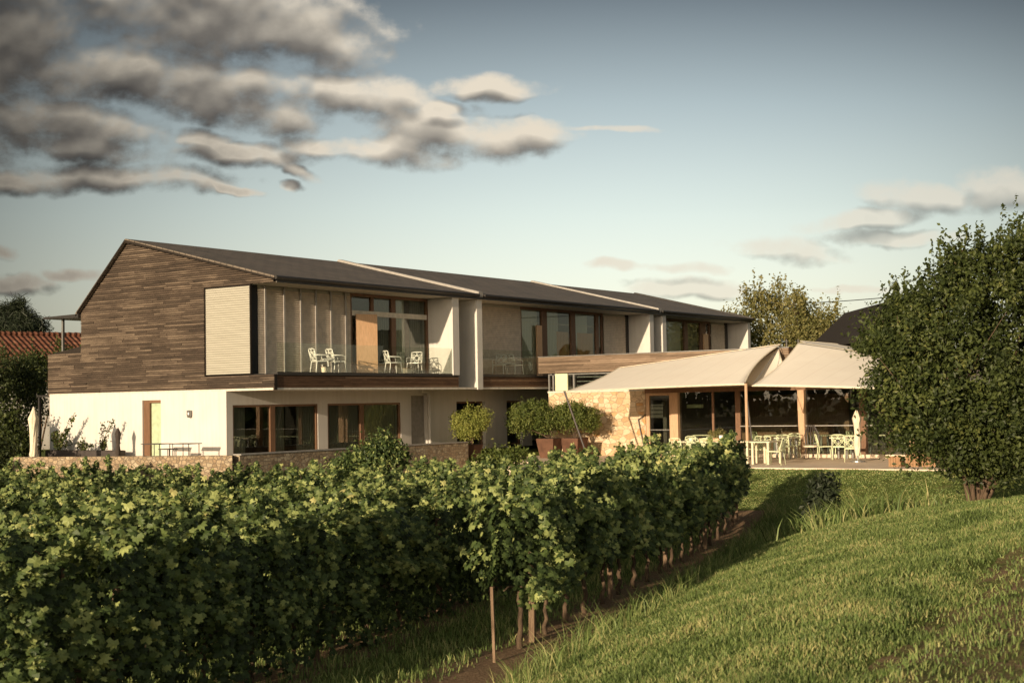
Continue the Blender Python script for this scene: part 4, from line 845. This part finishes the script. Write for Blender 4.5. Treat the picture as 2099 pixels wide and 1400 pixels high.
q = survey(2, -1.15, 1672, 1080); qd = float((q-CAM)@fw)
lobeshrub('dark leafy clump standing in for the shadow beyond the end of the first vine row', [(1685,1040,32,36),(1668,1068,28,24),(1692,1000,22,24),(1712,1050,20,20)], qd, 'pine', 420, .11, float(height(q[0],q[1])), .07)  # very dark leaves added to imitate the row-end shadow on the grass
# crates beside the terrace under the big tree
for i, (px, w, h) in enumerate(((1838,.38,.32),(1872,.38,.40),(1905,.42,.46))):
    x = 9.4+.15*i; y = gy(px, x, 940); t = thing('planter_crate', 'pale wooden crate under the big tree, %s of three' % ('leftmost','middle','rightmost')[i], 'crate', (x, y, FZ), .1*i, 'wooden crates under the big tree')
    for k in range(5): obj('board', MB().box(-w/2+k*w/5+.004,-w/2+(k+1)*w/5-.004,-.012,.012,0,h), M['fence'], t, local=True).location = (0, .0, 0)
    for o in [c for c in t.children]: o.rotation_euler = (0,0,math.pi/2); o.location = (-w/2,0,0)
    obj('side', MB().box(-w/2+.014,w/2,-w/2,-w/2+.02,0,h-.01).box(-w/2+.014,w/2,w/2-.02,w/2,0,h-.01).box(w/2-.02,w/2,-w/2+.02,w/2-.02,0,h-.01), M['fence'], t, local=True)
# ------------------------------------------------------------------ neighbours
h1 = thing('farmhouse', 'neighbouring house with a red clay tile roof at the left edge', 'house', tuple(at(60, 800, 76)))
a = at(-160, 690, 74); b = at(205, 680, 80); d_ = (b-a); d_[2] = 0; L_ = np.linalg.norm(d_); d_ /= L_; n_ = np.array([d_[1], -d_[0], 0]);
if n_@(CAM-a) < 0: n_ = -n_
zr = 5.95
def PW(s, o, z): p = a+d_*s+n_*o; return (p[0], p[1], z)
obj('wall', MB().hexa([PW(0,3.,-1),PW(L_,3.,-1),PW(L_,-3.,-1),PW(0,-3.,-1),PW(0,3.,3.4),PW(L_,3.,3.4),PW(L_,-3.,3.4),PW(0,-3.,3.4)]), M['white'], h1)
obj('roof', MB().hexa([PW(-.3,3.5,3.25),PW(L_+.3,3.5,3.25),PW(L_+.3,0,zr-.15),PW(-.3,0,zr-.15),PW(-.3,3.5,3.4),PW(L_+.3,3.5,3.4),PW(L_+.3,0,zr),PW(-.3,0,zr)]).hexa([PW(-.3,-3.5,3.25),PW(L_+.3,-3.5,3.25),PW(L_+.3,-.01,zr-.16),PW(-.3,-.01,zr-.16),PW(-.3,-3.5,3.4),PW(L_+.3,-3.5,3.4),PW(L_+.3,-.01,zr-.01),PW(-.3,-.01,zr-.01)]), M['red'], h1)
mb = MB()
for s_ in np.arange(-.2, L_+.2, .38): mb.tube([PW(s_,0,zr+.04), PW(s_+.36,0,zr+.02)], [.13,.11], 7)
obj('ridge_tiles', mb, M['red'], h1)
# steep dark roof behind the big tree
h2 = thing('barn', 'building with a steep dark roof behind the big tree', 'barn', tuple(at(1950, 800, 58)))
A1 = at(1745, 703, 56); A2 = at(1842, 612, 56); dz_ = A2-A1; hor = r0; back = np.array([math.cos(AZ), math.sin(AZ), 0.])
rpoly = [A1+hor*.0-np.array([0,0,.2]), A1, A2, A2+hor*(A2-A1)@hor*1.0+np.array([0,0,A1[2]-A2[2]])*1.]
P0 = A1; P1 = A2; P2 = A2+hor*float((A2-A1)@hor)*1.05; P2 = np.array([P2[0], P2[1], A1[2]])
obj('gable', MB().hexa([tuple(q) for q in (P0,P2,P2+back*9,P0+back*9)]+[tuple(q) for q in (P1-hor*.02,P1+hor*.02,P1+hor*.02+back*9,P1-hor*.02+back*9)]), M['backing'], h2)
g0 = lambda q: (q[0], q[1], -1.)
obj('wall', MB().hexa([g0(P0+hor*.3+back*.2),g0(P2-hor*.3+back*.2),g0(P2-hor*.3+back*8.8),g0(P0+hor*.3+back*8.8)]+[tuple(q-np.array([0,0,.02])) for q in (P0+hor*.3+back*.2,P2-hor*.3+back*.2,P2-hor*.3+back*8.8,P0+hor*.3+back*8.8)]), M['roomw'], h2)
# overhead cable
ca, cb = at(1560, 622, 90), at(1990, 590, 60); pts = [ca+(cb-ca)*t-np.array([0,0,.5*4*t*(1-t)*.4]) for t in np.linspace(0, 1, 12)]
solo('overhead_cable', MB().tube([tuple(q) for q in pts], .022, 5), M['metal'], 'thin overhead cable crossing the sky behind the big tree', 'cable')
# ------------------------------------------------------------------ light
SUN = Vector((-1, -.092, .182)).normalized(); EL = math.asin(SUN.z)
sd = bpy.data.lights.new('sun', 'SUN'); sd.energy = 5.0; sd.angle = math.radians(.5); sd.color = (1., .795, .555)
so = bpy.data.objects.new('sun', sd); COL.objects.link(so); so.rotation_euler = SUN.to_track_quat('Z', 'Y').to_euler()
W = bpy.data.worlds.new('World'); S.world = W; W.use_nodes = True; t = NT(W.node_tree)
sky = t.n('ShaderNodeTexSky', sky_type='NISHITA', sun_disc=False, sun_elevation=EL, sun_rotation=math.atan2(SUN.x, SUN.y), altitude=200., air_density=1.0, dust_density=1.5, ozone_density=1.)
gen = t.n('ShaderNodeTexCoord').outputs['Generated']
du = t.vm('DOT_PRODUCT', gen, tuple(rt)); dv = t.vm('DOT_PRODUCT', gen, tuple(up)); df = t.vm('DOT_PRODUCT', gen, tuple(fw))
front = t.n('ShaderNodeMapRange', {0: df, 1: .2, 2: .6}, interpolation_type='SMOOTHSTEP').outputs[0]; dfs = t.m('MAXIMUM', df, .15)
uu = t.m('MULTIPLY_ADD', t.m('DIVIDE', du, dfs), FPX/1000, CX/1000); vv = t.m('MULTIPLY_ADD', t.m('DIVIDE', dv, dfs), -FPX/1000, CY/1000)
CL = [(.46,.04,.27,.075,.06),(.62,.075,.14,.05,.25),(.33,.165,.30,.055,.10),(.47,.215,.17,.042,.22),(.12,.155,.11,.05,.1),(.12,.255,.19,.045,.15),(.16,.305,.14,.028,.1),(.03,.07,.11,.12,0.),(-.1,.2,.16,.15,0.),
      (.21,.367,.23,.027,0.),(.03,.372,.12,.02,0.),(.415,.287,.05,.024,.1),(.50,.318,.14,.020,.05),(.65,.302,.07,.022,.02),(.70,.195,.08,.036,0.),(.80,.20,.075,.036,.1),(.83,.31,.11,.032,0.),(.93,.272,.14,.042,.08),(1.09,.275,.09,.028,.1),(.99,.183,.11,.020,.03),(.92,.228,.06,.016,0.),(1.24,.268,.09,.006,0.),
      (1.88,.405,.09,.030,.1),(2.06,.385,.09,.038,-.1),(1.78,.455,.12,.020,-.1),(1.61,.512,.10,.022,.1),(1.83,.492,.14,.014,0.),(1.27,.543,.05,.010,0.),(1.41,.547,.07,.011,0.),(1.42,.588,.11,.017,0.),(1.78,.590,.13,.007,0.),
      (.02,.582,.10,.018,-.05),(.165,.558,.05,.011,.1),(.0,.515,.03,.018,.2),(.48,.383,.05,.008,.3),(.61,.35,.04,.014,.3),(.60,.382,.03,.008,.1)]
def field(v_off):
    v2 = t.m('ADD', vv, v_off); cv = t.n('ShaderNodeCombineXYZ', {0: uu, 1: t.m('MULTIPLY', v2, 1.3), 2: 0.})
    wn = t.n('ShaderNodeTexNoise', {'Vector': cv, 'Scale': 7.5, 'Detail': 3., 'Roughness': .5}).outputs[1]; wsep = t.n('ShaderNodeSeparateColor', {0: wn})
    ud = t.m('ADD', uu, t.m('MULTIPLY', t.m('SUBTRACT', wsep.outputs[0], .5), .13)); vd = t.m('ADD', v2, t.m('MULTIPLY', t.m('SUBTRACT', wsep.outputs[1], .5), .05))
    best = None
    for (a, b, ra, rb, sl) in CL:
        x = t.m('SUBTRACT', ud, a); y = t.m('SUBTRACT', vd, b)
        if sl: y = t.m('SUBTRACT', y, t.m('MULTIPLY', x, sl))
        x = t.m('DIVIDE', x, ra*1.05); y = t.m('DIVIDE', y, rb*1.12); q = t.m('SUBTRACT', 1., t.m('ADD', t.m('MULTIPLY', x, x), t.m('MULTIPLY', y, y)))
        best = q if best is None else t.m('SMOOTH_MAX', best, q, .5)
    fb = t.n('ShaderNodeTexNoise', {'Vector': cv, 'Scale': 8., 'Detail': 8., 'Roughness': .55}).outputs[0]
    fb2 = t.n('ShaderNodeTexNoise', {'Vector': cv, 'Scale': 22., 'Detail': 6., 'Roughness': .62}).outputs[0]
    F = t.m('ADD', t.m('MAXIMUM', best, -2.), t.m('ADD', t.m('MULTIPLY', t.m('SUBTRACT', fb, .5), 3.6), t.m('MULTIPLY', t.m('SUBTRACT', fb2, .5), 1.3)))
    fs = t.n('ShaderNodeTexNoise', {'Vector': cv, 'Scale': 8., 'Detail': 2.5, 'Roughness': .45}).outputs[0]
    return F, t.m('ADD', t.m('MULTIPLY', t.m('MAXIMUM', best, -2.), 1.2), t.m('MULTIPLY', t.m('SUBTRACT', fs, .5), 3.4))
Fa, Sa = field(0.); _, Sb = field(-.030)
alpha = t.m('MULTIPLY', t.n('ShaderNodeMapRange', {0: Fa, 1: -.85, 2: .95}, interpolation_type='SMOOTHSTEP').outputs[0], t.m('MULTIPLY', front, t.n('ShaderNodeMapRange', {0: uu, 1: 1.1, 2: 1.35, 3: 1., 4: .62}).outputs[0]))
lit = t.m('SUBTRACT', t.m('MINIMUM', Sa, 1.9), t.m('MINIMUM', Sb, 1.9)); lit = t.m('MULTIPLY_ADD', lit, .50, .45, clamp=True)
thin = t.n('ShaderNodeMapRange', {0: Fa, 1: .0, 2: 1.6}).outputs[0]; lit = t.m('MULTIPLY', lit, t.m('MULTIPLY_ADD', thin, -.35, 1.12), clamp=True)
leftd = t.n('ShaderNodeMapRange', {0: uu, 1: .0, 2: .75, 3: .36, 4: 1.}).outputs[0]
lit = t.m('ADD', lit, t.n('ShaderNodeMapRange', {0: uu, 1: .55, 2: .8, 3: 0., 4: .2}).outputs[0], clamp=True)
ccol = t.ramp(lit, [(.0, (.085,.08,.076)), (.35, (.19,.175,.155)), (.65, (.38,.345,.29)), (1., (.66,.59,.48))])
ccol = t.mix(1., ccol, t.n('ShaderNodeCombineXYZ', {0: leftd, 1: leftd, 2: leftd}).outputs[0], 'MULTIPLY')
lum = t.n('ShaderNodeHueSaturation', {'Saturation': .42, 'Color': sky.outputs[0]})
# sky tone: darker up high and away to both sides, pale near the horizon
el = t.m('MULTIPLY_ADD', vv, -1., .85)
gr = t.ramp(t.m('MULTIPLY', el, 1.1), [(.0, (1.66,1.58,1.44)), (.25, (1.58,1.53,1.39)), (.45, (1.44,1.46,1.36)), (.70, (.96,1.02,1.0)), (.95, (.42,.46,.48))])
sx_ = t.m('SUBTRACT', uu, 1.15); fall = t.n('ShaderNodeMapRange', {0: t.m('MULTIPLY', sx_, sx_), 1: .0, 2: 1.5, 3: 1., 4: .42}).outputs[0]
fcol = t.n('ShaderNodeCombineXYZ', {0: fall, 1: fall, 2: fall}).outputs[0]
SKYK = 1.0
toned = t.mix(1., t.mix(1., lum.outputs[0], gr, 'MULTIPLY'), fcol, 'MULTIPLY')
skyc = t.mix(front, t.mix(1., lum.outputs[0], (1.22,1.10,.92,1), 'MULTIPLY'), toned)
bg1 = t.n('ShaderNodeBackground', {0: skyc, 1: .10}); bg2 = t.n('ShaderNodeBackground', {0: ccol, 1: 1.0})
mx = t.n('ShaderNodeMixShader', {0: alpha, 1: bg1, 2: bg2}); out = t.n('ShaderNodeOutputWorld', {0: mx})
# ------------------------------------------------------------------ camera
cd = bpy.data.cameras.new('camera'); cd.sensor_width = 36; cd.lens = FPX*36/2099; cd.clip_end = 4000; cd.clip_start = .1
co = bpy.data.objects.new('camera', cd); COL.objects.link(co); S.camera = co
from mathutils import Matrix
Rm = Matrix(((rt[0], up[0], -fw[0]), (rt[1], up[1], -fw[1]), (rt[2], up[2], -fw[2]))); co.matrix_world = Matrix.Translation(Vector(CAM)) @ Rm.to_4x4()
cd.dof.use_dof = True; cd.dof.focus_distance = 48; cd.dof.aperture_fstop = 4.0
vs = S.view_settings; vs.view_transform = 'Standard'; vs.look = 'None'; vs.exposure = .28; vs.gamma = 1
S.cycles.max_bounces = 8; S.cycles.transparent_max_bounces = 12; S.cycles.use_denoising = True
S.cycles.sample_clamp_indirect = 6
